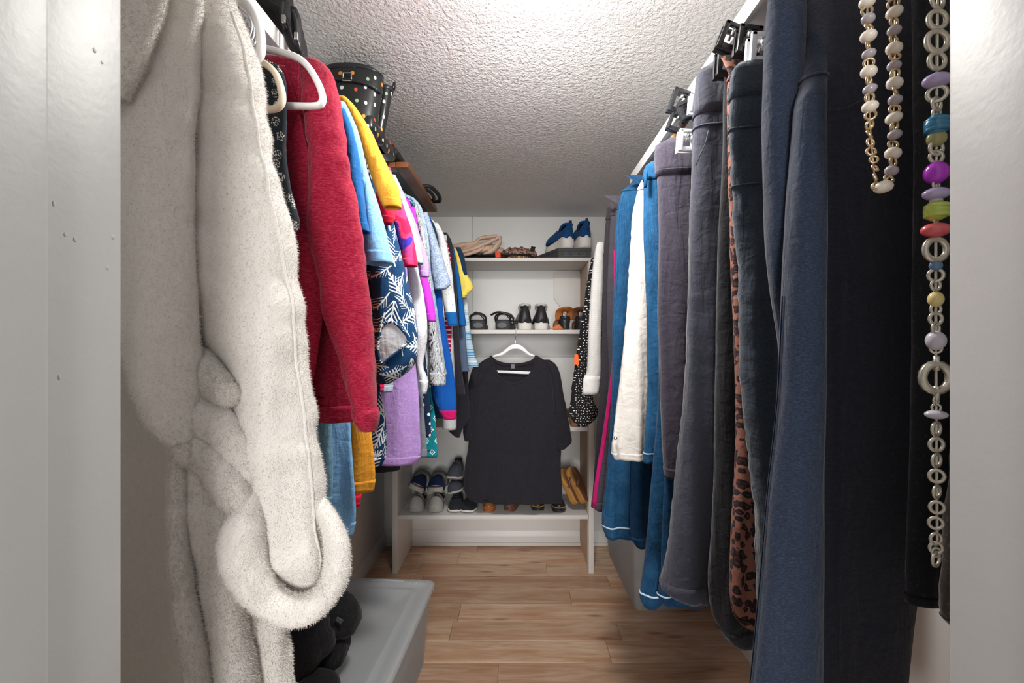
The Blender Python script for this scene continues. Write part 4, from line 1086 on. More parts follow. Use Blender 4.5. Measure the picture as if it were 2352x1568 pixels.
MS = {
 'wsole': plain('white_foam_sole', '#e5e1db', .55, .3), 'dirty': plain('worn_outsole', '#b9a58a', .7, .2), 'blueknit': cloth('blue_shoe_mesh', '#1c4a7c', bumpk=.6),
 'blk': plain('black_shoe_leather', '#2a2a2d', .4, .4), 'grywh': plain('pale_grey_lining', '#c9c9cb', .8), 'dk': plain('dark_shoe_inside', '#1a1a1c', .9),
 'rub': plain('dark_rubber', '#46464a', .55, .3), 'rub2': plain('heel_rubber', '#6a6a6c', .6, .3), 'tan': plain('tan_leather', '#a9632f', .45, .4, bump=.2), 'brown': plain('brown_leather', '#6d4a38', .45, .4, bump=.2),
 'orange': plain('orange_leather', '#c9672a', .5, .4), 'gsole': plain('grey_foam', '#b3b1ac', .6, .3), 'navyst': cloth('navy_strap_web', '#1b2747'), 'olive': plain('grey_green_strap', '#5d615c', .6), 'slatec': cloth('slate_canvas', '#474a55'), 'dkcan': cloth('dark_canvas', '#2c3038'),
 'cork2': plain('tan_foam_edge', '#b98748', .6, .3), 'cork': plain('cork_footbed', '#c1903f', .6, .3, bump=.3), 'wood': plain('stacked_heel_wood', '#9a6a45', .5, .4), 'blush': plain('blush_footbed', '#b99c8c', .6),
}
def shoe(name, label, loc, rz, group, cat='shoe', rx=0.0, ry=0.0):
    return thing(name, label, cat, loc, group, rot=(rx, ry, rz))
def part(name, geo, mat, par, **kw): return mesh(name, geo[0], geo[1], mat, par, local=True, **kw)

GS = 'shoes on the shelf unit'
def sneaker(label, loc, rz, L, W, hs0, hs1, heel, mid, um, solem, rx=0, heelm=None, tab=None, out=None, laces=True, vamp=None, ry=0):
    o = shoe('sneaker', label, loc, rz, GS, rx=rx, ry=ry)
    if out: part('outsole', sole_geo(L, W*.97, .008, .006), out, o)
    part('sole', sole_geo(L, W, hs0, hs1, .005 if out else 0, 1.03), solem, o)
    u = part('upper', upper_geo(L, W, hs0*.92, heel, mid, vamp or heel*.9, heel*.45, back=.12), um, o)
    # collar round the foot opening
    col = []
    for k in range(24):
        a = 2*math.pi*k/24; y = L*.24+L*.19*math.cos(a); x = W*.27*math.sin(a)
        t = (y/L); col.append(Vector((x, y-.008, hs0*.92+(heel*(1-.0*t) if t < .15 else heel-(heel-mid)*min(1, (t-.15)/.2)))))
    part('collar', tube_geo(col, .009, 8, closed=True), heelm or um, o)
    part('lining', loft([[Vector((v.x*s, (v.y-L*.24)*s+L*.24, v.z+.003)) for v in col] for s in (1.0, .5)]), MS['dk'], o)
    if heelm: 
        part('heel_counter', upper_geo(L*.998, W*1.015, hs0*.92, heel*.8, mid*.6, mid*.4, .01, s0=.008, s1=.2, back=.12, m=10), um, o)
    if tab: part('pull_tab', tube_geo([Vector((0, -.012, hs0+heel*.35)), Vector((0, -.014, hs0+heel*.8)), Vector((0, -.008, hs0+heel+.012)), Vector((0, .008, hs0+heel+.014)), Vector((0, .012, hs0+heel*.9))], .007, 8, .45), tab, o)
    if laces:
        g_ = []
        for k in range(4):
            y = L*(.46+.05*k); z = hs0*.92+(vamp or heel*.9)*(.98-.07*k)
            g_.append(tube_geo([Vector((-W*.2, y, z-.012)), Vector((0, y+.004, z+.004)), Vector((W*.2, y, z-.012))], .003, 6))
        part('laces', join_geo(*g_), MS['grywh'], o)
    return o
zt = SHELF['top']
# shoe box and blue running shoes on the top shelf
bx = thing('shoe_box', 'dark grey shoe box under the blue running shoes', 'box', (XP(1300, 2.95), 2.98, zt))
a0, a1 = XP(1283, 2.90), XP(1357, 2.90)
hb = .078
bm_pts = [Vector((a0, 2.90, zt+.0005)), Vector((a1, 2.90, zt+.0005)), Vector((a1, 3.17, zt+.0005)), Vector((a0-.13, 3.17, zt+.0005))]
BOXM = plain('dark_card', '#4b4b4d', .7, .2)
prism('carton', bm_pts, (0, 0, hb*.93), BOXM, bx, bev=.002)
prism('lid', [q+Vector((0, 0, hb*.70)) + Vector((s*.003, t*.003, 0)) for q, s, t in zip(bm_pts, (-1, 1, 1, -1), (-1, -1, 1, 1))], (0, 0, hb*.28), BOXM, bx, bev=.002)
for k, px in enumerate((1301, 1321, 1340)):
    part_c = P(px, 581, 2.897)
    mesh('printed_mark', *torus_geo(.009, .0012, part_c, 'Y', 16, 4), plain('faint_print', '#85858a', .7), bx)
    box('printed_line', (part_c.x-.021, part_c.y-.0004, part_c.z-.0175), (part_c.x+.021, part_c.y+.0006, part_c.z-.0155), plain('faint_print', '#85858a', .7), bx, bev=0)
sneaker('left blue running shoe with thick white sole on the shoe box', (XP(1309, 2.95), 2.925, zt+hb+.001), .42, .29, .125, .078, .035, .095, .07, MS['blueknit'], MS['wsole'], tab=MS['blueknit'], out=MS['dirty'])
sneaker('right blue running shoe with worn outsole on the shoe box', (XP(1347, 2.92), 2.905, zt+hb+.001), .22, .29, .125, .082, .035, .10, .072, MS['blueknit'], MS['wsole'], tab=MS['blueknit'], out=MS['dirty'])

# folded clothes at the left of the top shelf
def heap(name, label, cat, cx, cy, hw, hd, h, mat, z, seed, amp=.5, pw=2.4, fr=14, slope=0.0):
    o = thing(name, label, cat, (cx, cy, z), 'folded clothes on the top shelf'); V = []; Fc = []; N = 60
    for i in range(N+1):
        for j in range(N+1):
            u, w = i/N*2-1, j/N*2-1
            r = (abs(u)**pw+abs(w)**pw)
            e = max(0, 1-r)**.42
            x, y = cx+hw*u, cy+hd*w
            nz = noise.noise(Vector((x*fr, y*fr*.8, seed)))*.6+noise.noise(Vector((x*fr*2.3+y*9, y*fr*2, seed+4)))*.35
            rid = max(0, 1-abs(noise.noise(Vector((x*fr*.8+y*5, y*fr*.6-x*4, seed+9))))*3.4)+.6*max(0, 1-abs(noise.noise(Vector((x*fr*1.7-y*8, y*fr*1.2+x*7, seed+19))))*3.4)
            V.append(Vector((x+.01*nz, y+.01*nz, z+.001+h*e*(.55+amp*.30*nz+amp*.42*rid)*(1+slope*u))))
    for i in range(N):
        for j in range(N): Fc.append((i*(N+1)+j, (i+1)*(N+1)+j, (i+1)*(N+1)+j+1, i*(N+1)+j+1))
    base = [i*(N+1) for i in range(N+1)]+[N*(N+1)+j for j in range(1, N+1)]+[i*(N+1)+N for i in range(N-1, -1, -1)]+[j for j in range(N-1, 0, -1)]
    o2 = len(V); V += [Vector((V[b].x, V[b].y, z+.0005)) for b in base]
    for k in range(len(base)): Fc.append((base[k], o2+k, o2+(k+1) % len(base), base[(k+1) % len(base)]))
    return o, mesh('folded_cloth', V, Fc, mat, o)
KB = cloth('black_satin', '#232325', rough=.4, sheen=0)
o, _ = heap('folded_jacket', 'shiny black folded jacket under the cream one', 'clothing', XP(1118, 2.98), 3.0, .20, .13, .05, KB, zt, 3, .5)
tube('cuff', [P(px, py, 2.865) for px, py in ((1100, 588), (1150, 584), (1220, 586))], .008, KB, o, n=8)
prism('stripe_label', [P(px, py, 2.855) for px, py in ((1137, 577), (1149, 576), (1150, 590), (1138, 591))], (0, .012, 0), plain('red_label', '#e0421f', .6), o, bev=.001)
CT = cloth('cream_twill', '#d9bca6', rough=.7)
fc = thing('folded_coat', 'crumpled cream jacket on the top shelf', 'clothing', (XP(1095, 2.97), 2.97, zt+.045), 'folded clothes on the top shelf')
def ridge(pts, flat=.45, n=18, sd=0):
    q = spline([tuple(P(px, py, Y))+(r,) for px, py, Y, r in pts], 40)
    return tube_geo([Vector(x[:3]) for x in q], [max(.002, x[3]) for x in q], n, flat, up=Vector((0, 1, .25)), fn=lambda u, a, p: .22*noise.noise(p*24+Vector((sd, 0, 0)))+.1*noise.noise(p*60))
G_ = [ridge([(1036, 585, 3.0, .05), (1070, 576, 2.98, .085), (1110, 570, 2.98, .095), (1148, 576, 2.98, .06), (1160, 582, 2.98, .02)], .42, 24, 1),
      ridge([(1040, 580, 2.90, .012), (1062, 578, 2.885, .022), (1090, 570, 2.885, .026), (1118, 558, 2.89, .03), (1140, 548, 2.90, .026), (1150, 546, 2.92, .01)], .5, 16, 2),
      ridge([(1150, 545, 2.93, .012), (1148, 556, 2.89, .024), (1138, 570, 2.88, .028), (1124, 580, 2.88, .022), (1110, 584, 2.88, .008)], .5, 16, 3),
      ridge([(1038, 566, 2.97, .03), (1064, 563, 2.95, .034), (1090, 558, 2.94, .03), (1102, 548, 2.95, .022), (1120, 545, 2.96, .03), (1144, 543, 2.97, .03)], .5, 16, 4),
      ridge([(1060, 586, 2.88, .012), (1080, 582, 2.875, .02), (1102, 574, 2.878, .018), (1112, 566, 2.885, .008)], .6, 12, 5)]
V, Fc = join_geo(*G_); mesh('folded_cloth', V, Fc, CT, fc)
V, Fc = ico(.006, P(1137, 546, 2.873), 1, .5, 1, 2); mesh('button', V, Fc, plain('horn_button', '#9a7d6a', .4), fc)
heap('folded_scarf', 'brown leopard print cloth folded beside the cream jacket', 'clothing', XP(1190, 2.95), 2.97, .135, .11, .105, cloth('brown_print', '#a98272', 'leopard', '#4a3634', '#c9a693', k=1.2), zt+.014, 15, .45)
o, _ = heap('patterned_cloth', 'tan and black patterned cloth at the front of the pile', 'clothing', XP(1192, 2.9), 2.895, .085, .035, .036, cloth('tan_print', '#b98c5a', 'leopard', '#2c2426', '#caa577', k=1.3), zt, 21, .6)
vz = thing('visor_cap', 'black cap brim at the right end of the folded pile', 'cap', P(1222, 591, 2.93))
tube('brim', [P(px, py, 2.93) for px, py in ((1206, 589), (1216, 585), (1223, 576), (1226, 569), (1220, 570))], .014, KB, vz, n=10, flat=.5)
tube('band', [P(px, py, 2.93) for px, py in ((1200, 589), (1212, 588), (1224, 589))], .006, KB, vz, n=8)

# second shelf: black sandals, black and white sneakers, tan mules
zm = SHELF['mid']
def strap(pts, r, mat, o, name='strap', flat=.35, n=8, up=Vector((0, 1, 0))): return part(name, tube_geo([Vector(p) for p in spline(pts, 18)], r, n, flat, up=up), mat, o)
def sandal(label, loc, rz, L=.25, W=.14, hs=.062):
    o = shoe('sandal', label, loc, rz, GS, 'sandal')
    part('sole', sole_geo(L, W, hs, .03, 0, 1.02), MS['rub'], o)
    part('footbed', sole_geo(L*.97, W*.94, .006, .006, hs*.98), MS['blk'], o)
    part('heel_patch', loft([[Vector((s*.034*math.cos(a*math.pi/10), -.001-d, .028+s*.019*math.sin(a*math.pi/10))) for a in range(20)] for s, d in ((1, -.012), (1, .0035), (.8, .005))]), MS['rub2'], o)
    strap([(-W*.42, L*.55, hs*.7), (-W*.36, L*.53, hs+.035), (0, L*.52, hs+.055), (W*.36, L*.53, hs+.035), (W*.42, L*.55, hs*.7)], .018, MS['blk'], o)
    strap([(-W*.36, L*.22, hs*.9), (-W*.34, L*.1, hs+.03), (0, .01, hs+.042), (W*.34, L*.1, hs+.03), (W*.36, L*.22, hs*.9)], .012, MS['blk'], o, 'heel_strap', .4, up=Vector((0, 0, 1)))
    strap([(-W*.40, L*.33, hs*.9), (-W*.1, L*.36, hs+.06), (W*.40, L*.30, hs*.9)], .010, MS['blk'], o)
    V, Fc = ico(.008, (W*.3, L*.3, hs+.03), 1, .5, 1, 2); part('buckle', (V, Fc), MS['rub2'], o)
    return o
sandal('black strappy sandal at the left end of the second shelf', (XP(1098, 2.87), 2.86, zm+.001), .1)
sandal('black strappy sandal with raised ankle strap beside the sneakers', (XP(1153, 2.87), 2.86, zm+.001), -.12)
strap([(XP(1120, 2.88), 2.87, zm+.092), (XP(1140, 2.87), 2.865, zm+.10), (XP(1158, 2.87), 2.865, zm+.092), (XP(1172, 2.87), 2.87, zm+.072)], .011, MS['blk'], bpy.data.objects['sandal.001'], 'ankle_strap') if False else None
for o_, pts in ((bpy.data.objects['sandal.001'], [(-.075, .03, .10), (-.03, .01, .115), (.03, .01, .105), (.075, .03, .075)]),):
    strap(pts, .016, MS['blk'], o_, 'ankle_strap', .45)
sneaker('left black sneaker with white sole and heel lining, heel outward', (XP(1206, 2.87), 2.86, zm+.001), .05, .28, .128, .052, .03, .115, .085, MS['blk'], MS['wsole'], heelm=MS['grywh'])
sneaker('right black sneaker with white sole, next to the tan mules', (XP(1243, 2.87), 2.86, zm+.001), -.03, .28, .128, .052, .03, .115, .085, MS['blk'], MS['wsole'], heelm=MS['grywh'])
tl = bpy.data.objects['sneaker.002']
part('pull_tab', tube_geo([Vector((0, .12, .13)), Vector((.0, .125, .165)), Vector((-.004, .12, .185))], .009, 8, .4), MS['grywh'], tl)
def mule(label, loc, rz, um, heelm, L=.24, W=.10, hh=.075):
    o = shoe('heeled_mule', label, loc, rz, GS, 'shoe')
    part('heel', loft([[Vector((r*W*.36*math.cos(a*math.pi/10), .035+r*.032*math.sin(a*math.pi/10), z)) for a in range(20)] for r, z in ((.82, 0), (.85, .01), (.95, hh*.7), (1.05, hh))]), heelm, o)
    ol = outline(L, W); rings = []
    for sc, up in ((.96, 0), (1, .004), (1, .012), (.95, .016)):
        rings.append([Vector((x*sc, y, (hh*(1-min(1, max(0, (y/L-.12)/.55))**1.0)**1.3)+up)) for x, y in ol])
    part('sole', loft(rings), MS['blk'], o)
    strap([(-W*.44, L*.62, .012), (-W*.42, L*.6, .05), (0, L*.58, .075), (W*.42, L*.6, .05), (W*.44, L*.62, .012)], .032, um, o)
    strap([(-W*.34, L*.2, hh*.9), (-W*.36, .03, hh+.045), (0, -.008, hh+.062), (W*.36, .03, hh+.045), (W*.34, L*.2, hh*.9)], .026, um, o, 'heel_band', .25, up=Vector((0, 0, 1)))
    return o
mule('tan leather sandal with black block heel and wide heel band', (XP(1300, 2.87), 2.87, zm+.001), .12, MS['tan'], MS['blk'])
mule('brown leather sandal with black block heel at the shelf end', (XP(1334, 2.87), 2.87, zm+.001), -.1, MS['brown'], MS['blk'])
of = thing('wallet', 'orange leather flap lying before the tan sandal', 'wallet', P(1278, 756, 2.86))
prism('flap', [P(px, py, 2.850) for px, py in ((1263, 755), (1284, 744), (1294, 755))], (0, .02, .0), MS['orange'], of, bev=.002)

# third shelf: terracotta pot-like heel and dark bag bits
zl = SHELF['low']
o = shoe('heeled_shoe', 'brown block heel on the third shelf under the polka dot blouse', (XP(1321, 2.88), 2.88, zl+.001), .1, GS)
part('heel', loft([[Vector((r*.034*math.cos(a*math.pi/10), r*.03*math.sin(a*math.pi/10), z)) for a in range(20)] for r, z in ((.9, 0), (.95, .006), (1.0, .03), (1.12, .055))]), MS['wood'], o)
part('upper', upper_geo(.22, .09, .05, .05, .04, .05, .03), MS['brown'], o)

# bottom shelf
zb = SHELF['bot']
PI = math.pi
def clog(label, loc, rz, L, W, um, h=.085, band=None, inside=MS['dk'], cat='shoe'):
    """toe towards +y locally"""
    o = shoe('clog', label, loc, rz, GS, cat)
    part('sole', sole_geo(L, W, .03, .026, 0, 1.0), um, o)
    part('upper', upper_geo(L, W, .022, h*.5, h*.6, h*.8, h*.66, s0=.4, wf=1.0), um, o)
    part('footbed', sole_geo(L*.93, W*.86, .004, .004, .031), inside, o)
    part('opening', loft([[Vector((s*W*.30*math.cos(a*PI/12), L*.395-d, .030+h*.36+s*h*.30*math.sin(a*PI/12))) for a in range(24)] for s, d in ((1, -.004), (1.0, .004), (.8, .006))]), inside, o)
    if band:
        for q in (.5, .62): part('welt', tube_geo([Vector((x*1.01, y, .026+h*.1*q*3)) for x, y in outline(L, W)], .0022, 6, closed=True), band, o)
    return o
clog('left pale grey rubber clog under the navy strap slide', (XP(953, 2.87), 3.12, zb+.001), PI, .26, .105, MS['gsole'])
clog('right pale grey rubber clog under the navy strap slide', (XP(998, 2.87), 3.12, zb+.001), PI, .26, .105, MS['gsole'])
def slide(label, loc, rot, L=.25, W=.112, strapm=None, bed=None, sole=None):
    o = thing('slide_sandal', label, 'sandal', loc, GS, rot=rot)
    part('sole', sole_geo(L, W, .045, .04, 0, 1.02), sole or MS['gsole'], o)
    part('footbed', sole_geo(L*.95, W*.9, .004, .004, .043), bed or MS['blush'], o)
    part('strap', upper_geo(L, W*1.07, .022, .03, .05, .085, .065, s0=.52, s1=.86, wf=1.0), strapm or MS['navyst'], o)
    strap([(-W*.50, L*.30, .03), (-W*.54, L*.34, .075), (-W*.25, L*.38, .115), (W*.25, L*.38, .115), (W*.54, L*.34, .075), (W*.50, L*.30, .03)], .028, MS['olive'], o, 'ankle_strap', .22)
    V, Fc = ico(.007, (W*.42, L*.38, .10), 1, .5, 1, 2); part('buckle', (V, Fc), MT['metal'], o)
    return o
slide('grey slide with navy strap tilted on the left clog', (XP(946, 2.87), 3.10, zb+.105), (math.radians(10), math.radians(-24), PI))
slide('grey slide with navy strap lying flat on the right clog', (XP(998, 2.87), 3.11, zb+.095), (math.radians(8), 0, PI))
def slipon(label, loc, rot, um, solem, L=.27, W=.11, h=.07):
    o = thing('slip_on_shoe', label, 'shoe', loc, GS, rot=rot)
    part('sole', sole_geo(L, W, .024, .024, 0, 1.02), solem, o)
    part('foxing', tube_geo([Vector((x*1.03, y*1.02-.002, .010)) for x, y in outline(L, W)], .0016, 6, closed=True), MS['rub2'], o)
    part('upper', upper_geo(L, W, .02, h, h*.85, h*.98, h*.62), um, o)
    part('opening', loft([[Vector((s*W*.25*math.cos(a*PI/12), L*.24+s*L*.19*math.sin(a*PI/12), .02+h*.93+zz)) for a in range(24)] for s, zz in ((1, .0), (.9, .007), (.5, .006))]), MS['dk'], o)
    tg = [tube_geo([Vector((-W*.14, L*(.5+.06*k), .02+h*(.93-.07*k))), Vector((0, L*(.505+.06*k), .02+h*(1.0-.07*k))), Vector((W*.14, L*(.5+.06*k), .02+h*(.93-.07*k)))], .0025, 6) for k in range(3)]
    part('laces', join_geo(*tg), MS['slatec'], o)
    return o
slipon('dark canvas slip-on shoe with white sole under the stacked booties', (XP(1040, 2.87), 3.13, zb+.001), (0, 0, PI+.06), MS['dkcan'], MS['wsole'])
slipon('dark canvas slip-on shoe with white sole beside the black tee', (XP(1086, 2.87), 3.12, zb+.001), (0, 0, PI-.16), MS['dkcan'], MS['wsole'])
slipon('slate grey knit bootie lying tilted on the canvas shoe', (XP(1046, 2.87), 3.13, zb+.105), (math.radians(4), math.radians(14), PI), MS['slatec'], MS['gsole'], h=.075)
slipon('slate grey knit bootie on top of the stack, pale sole', (XP(1041, 2.87), 3.13, zb+.19), (math.radians(6), math.radians(-3), PI), MS['slatec'], MS['gsole'], h=.09)
clog('tan toe of a low wooden clog under the black tee', (XP(1126, 2.88), 3.1, zb+.001), PI-.05, .24, .08, MS['tan'], .07, MS['cork'])
clog('brown leather toe turned sideways under the black tee', (XP(1194, 2.9), 3.1, zb+.001), PI-.35, .24, .078, MS['brown'], .07)
clog('left black clog with stitched welt under the black tee', (XP(1236, 2.88), 3.12, zb+.001), PI, .24, .088, MS['blk'], .075, MS['cork'])
clog('right black clog with stitched welt beside the tan wedges', (XP(1281, 2.86), 3.1, zb+.001), PI+.06, .24, .09, MS['blk'], .075, MS['cork'], MS['cork'])
def wedge(label, loc, rot):
    o = thing('wedge_flip_flop', label, 'sandal', loc, GS, rot=rot)
    part('sole', sole_geo(.25, .095, .05, .028, 0, 1.0), MS['cork2'], o)
    part('footbed', sole_geo(.246, .092, .006, .006, .0), MS['brown'], o) if False else part('footbed', sole_geo(.24, .088, .005, .005, .048), MS['brown'], o)
    strap([(-.045, .11, .045), (-.03, .15, .075), (0, .19, .055)], .007, MS['brown'], o)
    strap([(.045, .11, .045), (.03, .15, .075), (0, .19, .055)], .007, MS['brown'], o)
    return o
def lean(px, py, Y, yd, zd):
    y = Vector(yd).normalized(); z = Vector(zd); z = (z-y*z.dot(y)).normalized(); x = y.cross(z)
    return tuple(P(px, py, Y)), Matrix((x, y, z)).transposed().to_euler()
l_, r_ = lean(1319, 1160, 2.885, (-.36, .45, .82), (.72, -.62, .3)); wedge('left tan wedge flip flop leaning against the shelf side', l_, r_)
l_, r_ = lean(1338, 1158, 2.875, (-.36, .45, .82), (.72, -.62, .3)); wedge('right tan wedge flip flop leaning against the shelf side', l_, r_)

# ---------------------------------------------------------------- plastic storage bins
def rrect(cx, cy, hw, hd, r, z, n=5, rot=0.0):
    out = []
    for sx_, sy_, a0 in ((1, 1, 0), (-1, 1, PI/2), (-1, -1, PI), (1, -1, 1.5*PI)):
        for k in range(n+1):
            a = a0+PI/2*k/n
            x, y = sx_*(hw-r)+r*math.cos(a), sy_*(hd-r)+r*math.sin(a)
            out.append(Vector((cx+x*math.cos(rot)-y*math.sin(rot), cy+x*math.sin(rot)+y*math.cos(rot), z)))
    return out
def storage_bin(label, cx, cy, hw, hd, h, rot=0.0, lid=True):
    o = thing('storage_bin', label, 'bin', (cx, cy, 0))
    R = lambda s, z, e=0: rrect(cx, cy, hw*s+e, hd*s+e, .035, z, 5, rot)
    rings = [R(.90, .004), R(.905, .001), R(.915, .012), R(1.0, h-.03), R(1.0, h-.028, .008), R(1.0, h-.004, .010), R(1.0, h, .006), R(1.0, h, -.001), R(1.0, h-.03, -.004), R(.91, .014, -.003), R(.90, .010, -.004)]
    V, Fc = loft(rings)
    mesh('tub', V, Fc, MT['bin'], o, sharp=40)
    if lid:
        z = h+.0015
        rings = [R(1.0, z-.016, .018), R(1.0, z-.002, .020), R(1.0, z+.006, .016), R(1.0, z+.008, .006), R(1.0, z+.007, -.02), R(1.0, z-.001, -.035), R(1.0, z-.001, -.055), R(1.0, z+.004, -.062), R(1.0, z+.004, -.068), R(1.0, z, -.075)]
        V, Fc = loft(rings); L_ = mesh('lid', V, Fc, MT['bin'], o, sharp=50)
        for sy_ in (-1, 1):
            a = Vector((cx, cy, z+.011)); d = Vector((-math.sin(rot), math.cos(rot), 0)); e = Vector((math.cos(rot), math.sin(rot), 0))
            tube('latch_ridge', [a+d*sy_*(hd-.012)-e*hw*.4, a+d*sy_*(hd-.006), a+d*sy_*(hd-.012)+e*hw*.4], .005, MT['bin'], L_, n=8)
            for t in (.55, .68): tube('rib', [a+d*sy_*(hd+.004)+e*hw*t, a+d*sy_*(hd-.03)+e*hw*t-Vector((0, 0, .006))], .004, MT['bin'], L_, n=6)
    return o
lb = storage_bin('translucent lidded plastic bin on the floor below the shirts', -.665, 1.72, .215, .40, .345, math.radians(-3))
rb2 = storage_bin('translucent plastic bin of white cloth under the jeans', .845, 2.79, .225, .37, .44, math.radians(1.5))
# folded white cloth inside the right bin
for k, (x, y, z, s, lab) in enumerate(((.78, 2.55, .085, .11, 'white cloth bundle at the bin corner nearest the aisle'), (.95, 2.54, .085, .10, 'white cloth bundle beside the first inside the right bin'), (.85, 2.8, .10, .13, 'white cloth bundle deeper inside the right bin'))):
    V, Fc = ico(s, (0, 0, 0), .95, .8, .6, 4)
    V = [v*(1+.14*noise.noise(v*16+Vector((k*5, 0, 0))))+Vector((x, y, z)) for v in V]
    o = mesh('cloth_bundle', V, Fc, K['ribw'] if k != 1 else cloth('blush_towel', '#d9c3b6'), loc=(x, y, z)); tag(o, lab, 'cloth', 'cloth bundles in the right bin')
# black boots and bags on the left bin
BF = cloth('black_fleece', '#1d1d20', 'speck', '#303035', sheen=.12, bumpk=.8)
def blob(name, label, cat, pts, rs, z_seed, group='black bags on the left bin', mat=BF):
    o = thing(name, label, cat, (pts[0][0], pts[0][1], .355), group)
    q = spline([tuple(p)+(r,) for p, r in zip(pts, rs)], 40)
    V, Fc = tube_geo([Vector(x[:3]) for x in q], [x[3] for x in q], 28, fn=lambda u, a, p: .12*noise.noise(p*22+Vector((z_seed, 0, 0)))+.05*noise.noise(p*60))
    return o, mesh('pile_cloth', V, Fc, mat, o)
o, _ = blob('fleece_bundle', 'large black fleece bundle sagging on the left bin', 'clothing', [(-.83, 1.40, .40), (-.80, 1.42, .46), (-.74, 1.44, .55), (-.72, 1.46, .60), (-.71, 1.48, .63)], [.05, .10, .125, .10, .05], 1)
o, bt = blob('ankle_boot', 'black fleece slipper boot with a small grey label', 'boot', [(-.76, 1.52, .56), (-.70, 1.52, .57), (-.63, 1.52, .555), (-.585, 1.52, .535), (-.565, 1.52, .525)], [.04, .075, .075, .055, .025], 7)
prism('label_patch', [P(px, py, 1.445) for px, py in ((774, 1417), (788, 1425), (783, 1433), (770, 1424))], (0, .004, 0), plain('grey_patch', '#55555a', .7), bt)
o, _ = blob('ankle_boot', 'black fleece slipper boot underneath the labelled one', 'boot', [(-.74, 1.50, .44), (-.68, 1.50, .45), (-.63, 1.50, .45), (-.60, 1.50, .44)], [.05, .075, .07, .035], 9)
o, _ = blob('knit_bag', 'black ribbed knit bag at the front of the left bin', 'bag', [(-.66, 1.36, .37), (-.64, 1.36, .40), (-.615, 1.37, .43), (-.60, 1.37, .45)], [.05, .07, .065, .03], 13)

# ---------------------------------------------------------------- things on the left closet shelf
LEA = plain('black_nylon', '#1f1f22', .55, .3, bump=.35, bs=500)
bp = thing('backpack', 'black nylon backpack with metal zips on the left shelf', 'bag', (-.52, 1.02, ZS))
p = Panel([(-110, 600, 668), (-40, 590, 664), (0, 588, 668), (20, 585, 674), (60, 592, 686), (100, 596, 690), (128, 600, 692)], 1.0, .16, .006, 60, 501, 2.6, .006, 14, .004, 40, top=.7)
b = p.build('shell', bp, LEA, m=50, n=48, hem=False)
for pts in (((648, 4), (646, 30), (650, 54), (656, 66)), ((672, 24), (680, 50), (682, 90), (688, 118))):
    z = tube('zip', [P(px, py, .92) for px, py in pts], .004, MT['blackplastic'], b, n=8)
for px, py in ((651, 44), (680, 84)):
    box('zip_pull', (XP(px, .91)-.004, .908, ZP(py+8, .91)), (XP(px, .91)+.004, .913, ZP(py-10, .91)), MT['metal'], b)
p2 = Panel([(20, 668, 682), (40, 670, 690), (80, 672, 692), (128, 676, 692)], .955, .06, .002, 60, 503, 2.4, .003)
p2.build('side_pocket', bp, LEA, m=24, n=24, hem=False)
tube('strap', [Vector(x) for x in spline([tuple(P(px, py, .93)) for px, py in ((600, -20), (618, 10), (640, 24), (655, 60), (668, 100), (690, 128))], 30)], .009, LEA, bp, n=8, flat=.3)
# polka-dot rain boots
def boot_mat():
    m = M('dotted_rubber', .28, .5); uv = m.uv2(.9); v = m.vor(26, vec=uv, rnd=.45, dim='2D')
    r = m.math('SUBTRACT', 1, m.step(v.outputs['Distance'], .15, .02)); cc = m.sep(v.outputs['Color'])[0]
    c = m.ramp(cc, [(0, '#d98b3a'), (.3, '#c9d3da'), (.55, '#c2572f'), (.75, '#e0e4e2'), (.9, '#8fb08a')], 'CONSTANT')
    m.col(m.mix(r, '#1f2222', c)); return m.m
BM = boot_mat()
def rain_boot(label, rows, Y, seed, t, strapped):
    o = thing('rain_boot', label, 'boot', (XP(rows[-1][1]/2+rows[-1][2]/2, Y), Y, ZS), 'polka dot rain boots on the left shelf')
    p = Panel(rows, Y, t, .001, 30, seed, 2.2, .001, 8, top=.95)
    s_ = p.build('shaft', o, BM, m=30, n=36, hem=False)
    p.build('top_rim', s_, MT['blackplastic'], 0, .06, .003, m=4, n=36, hem=False)
    part0 = p.at(1, 0); 
    box('foot', (XP(rows[-1][1], Y)-.02, Y-.04, ZS+.001), (XP(rows[-1][2], Y), Y+.16, ZS+.05), BM, o, bev=.018, seg=4)
    if strapped:
        tube('strap', [p.at(.23+.012*k, math.pi*(1.2+.055*k), .004) for k in range(14)], .0095, MT['blackplastic'], s_, n=8, flat=.35, up=Vector((0, -1, 0)))
        c = p.at(.25, math.pi*1.5, .009)
        bk_ = [c+Vector((sx_*.013, 0, sz_*.012)) for sx_, sz_ in ((-1, -1), (1, -1), (1, 1), (-1, 1))]
        tube('buckle', bk_, .0022, MT['metal'], s_, n=6, closed=True, up=Vector((0, 1, 0)))
    else:
        tube('pull_loop', [p.at(.0, 0.3, .002), p.at(.0, 0.1, .004)+Vector((0, 0, .02)), p.at(.03, -.2, .004)+Vector((0, 0, .004))], .005, MT['blackplastic'], s_, n=8)
    return o
rain_boot('polka dot rain boot with strap and silver buckle, front of the pair', [(166, 748, 868), (178, 746, 880), (240, 756, 872), (290, 766, 866), (308, 770, 866)], 1.40, 511, .10, True)
rain_boot('polka dot rain boot seen edge on behind its mate', [(204, 872, 902), (212, 871, 900), (260, 867, 892), (300, 862, 884), (330, 858, 880)], 1.46, 513, .10, False)
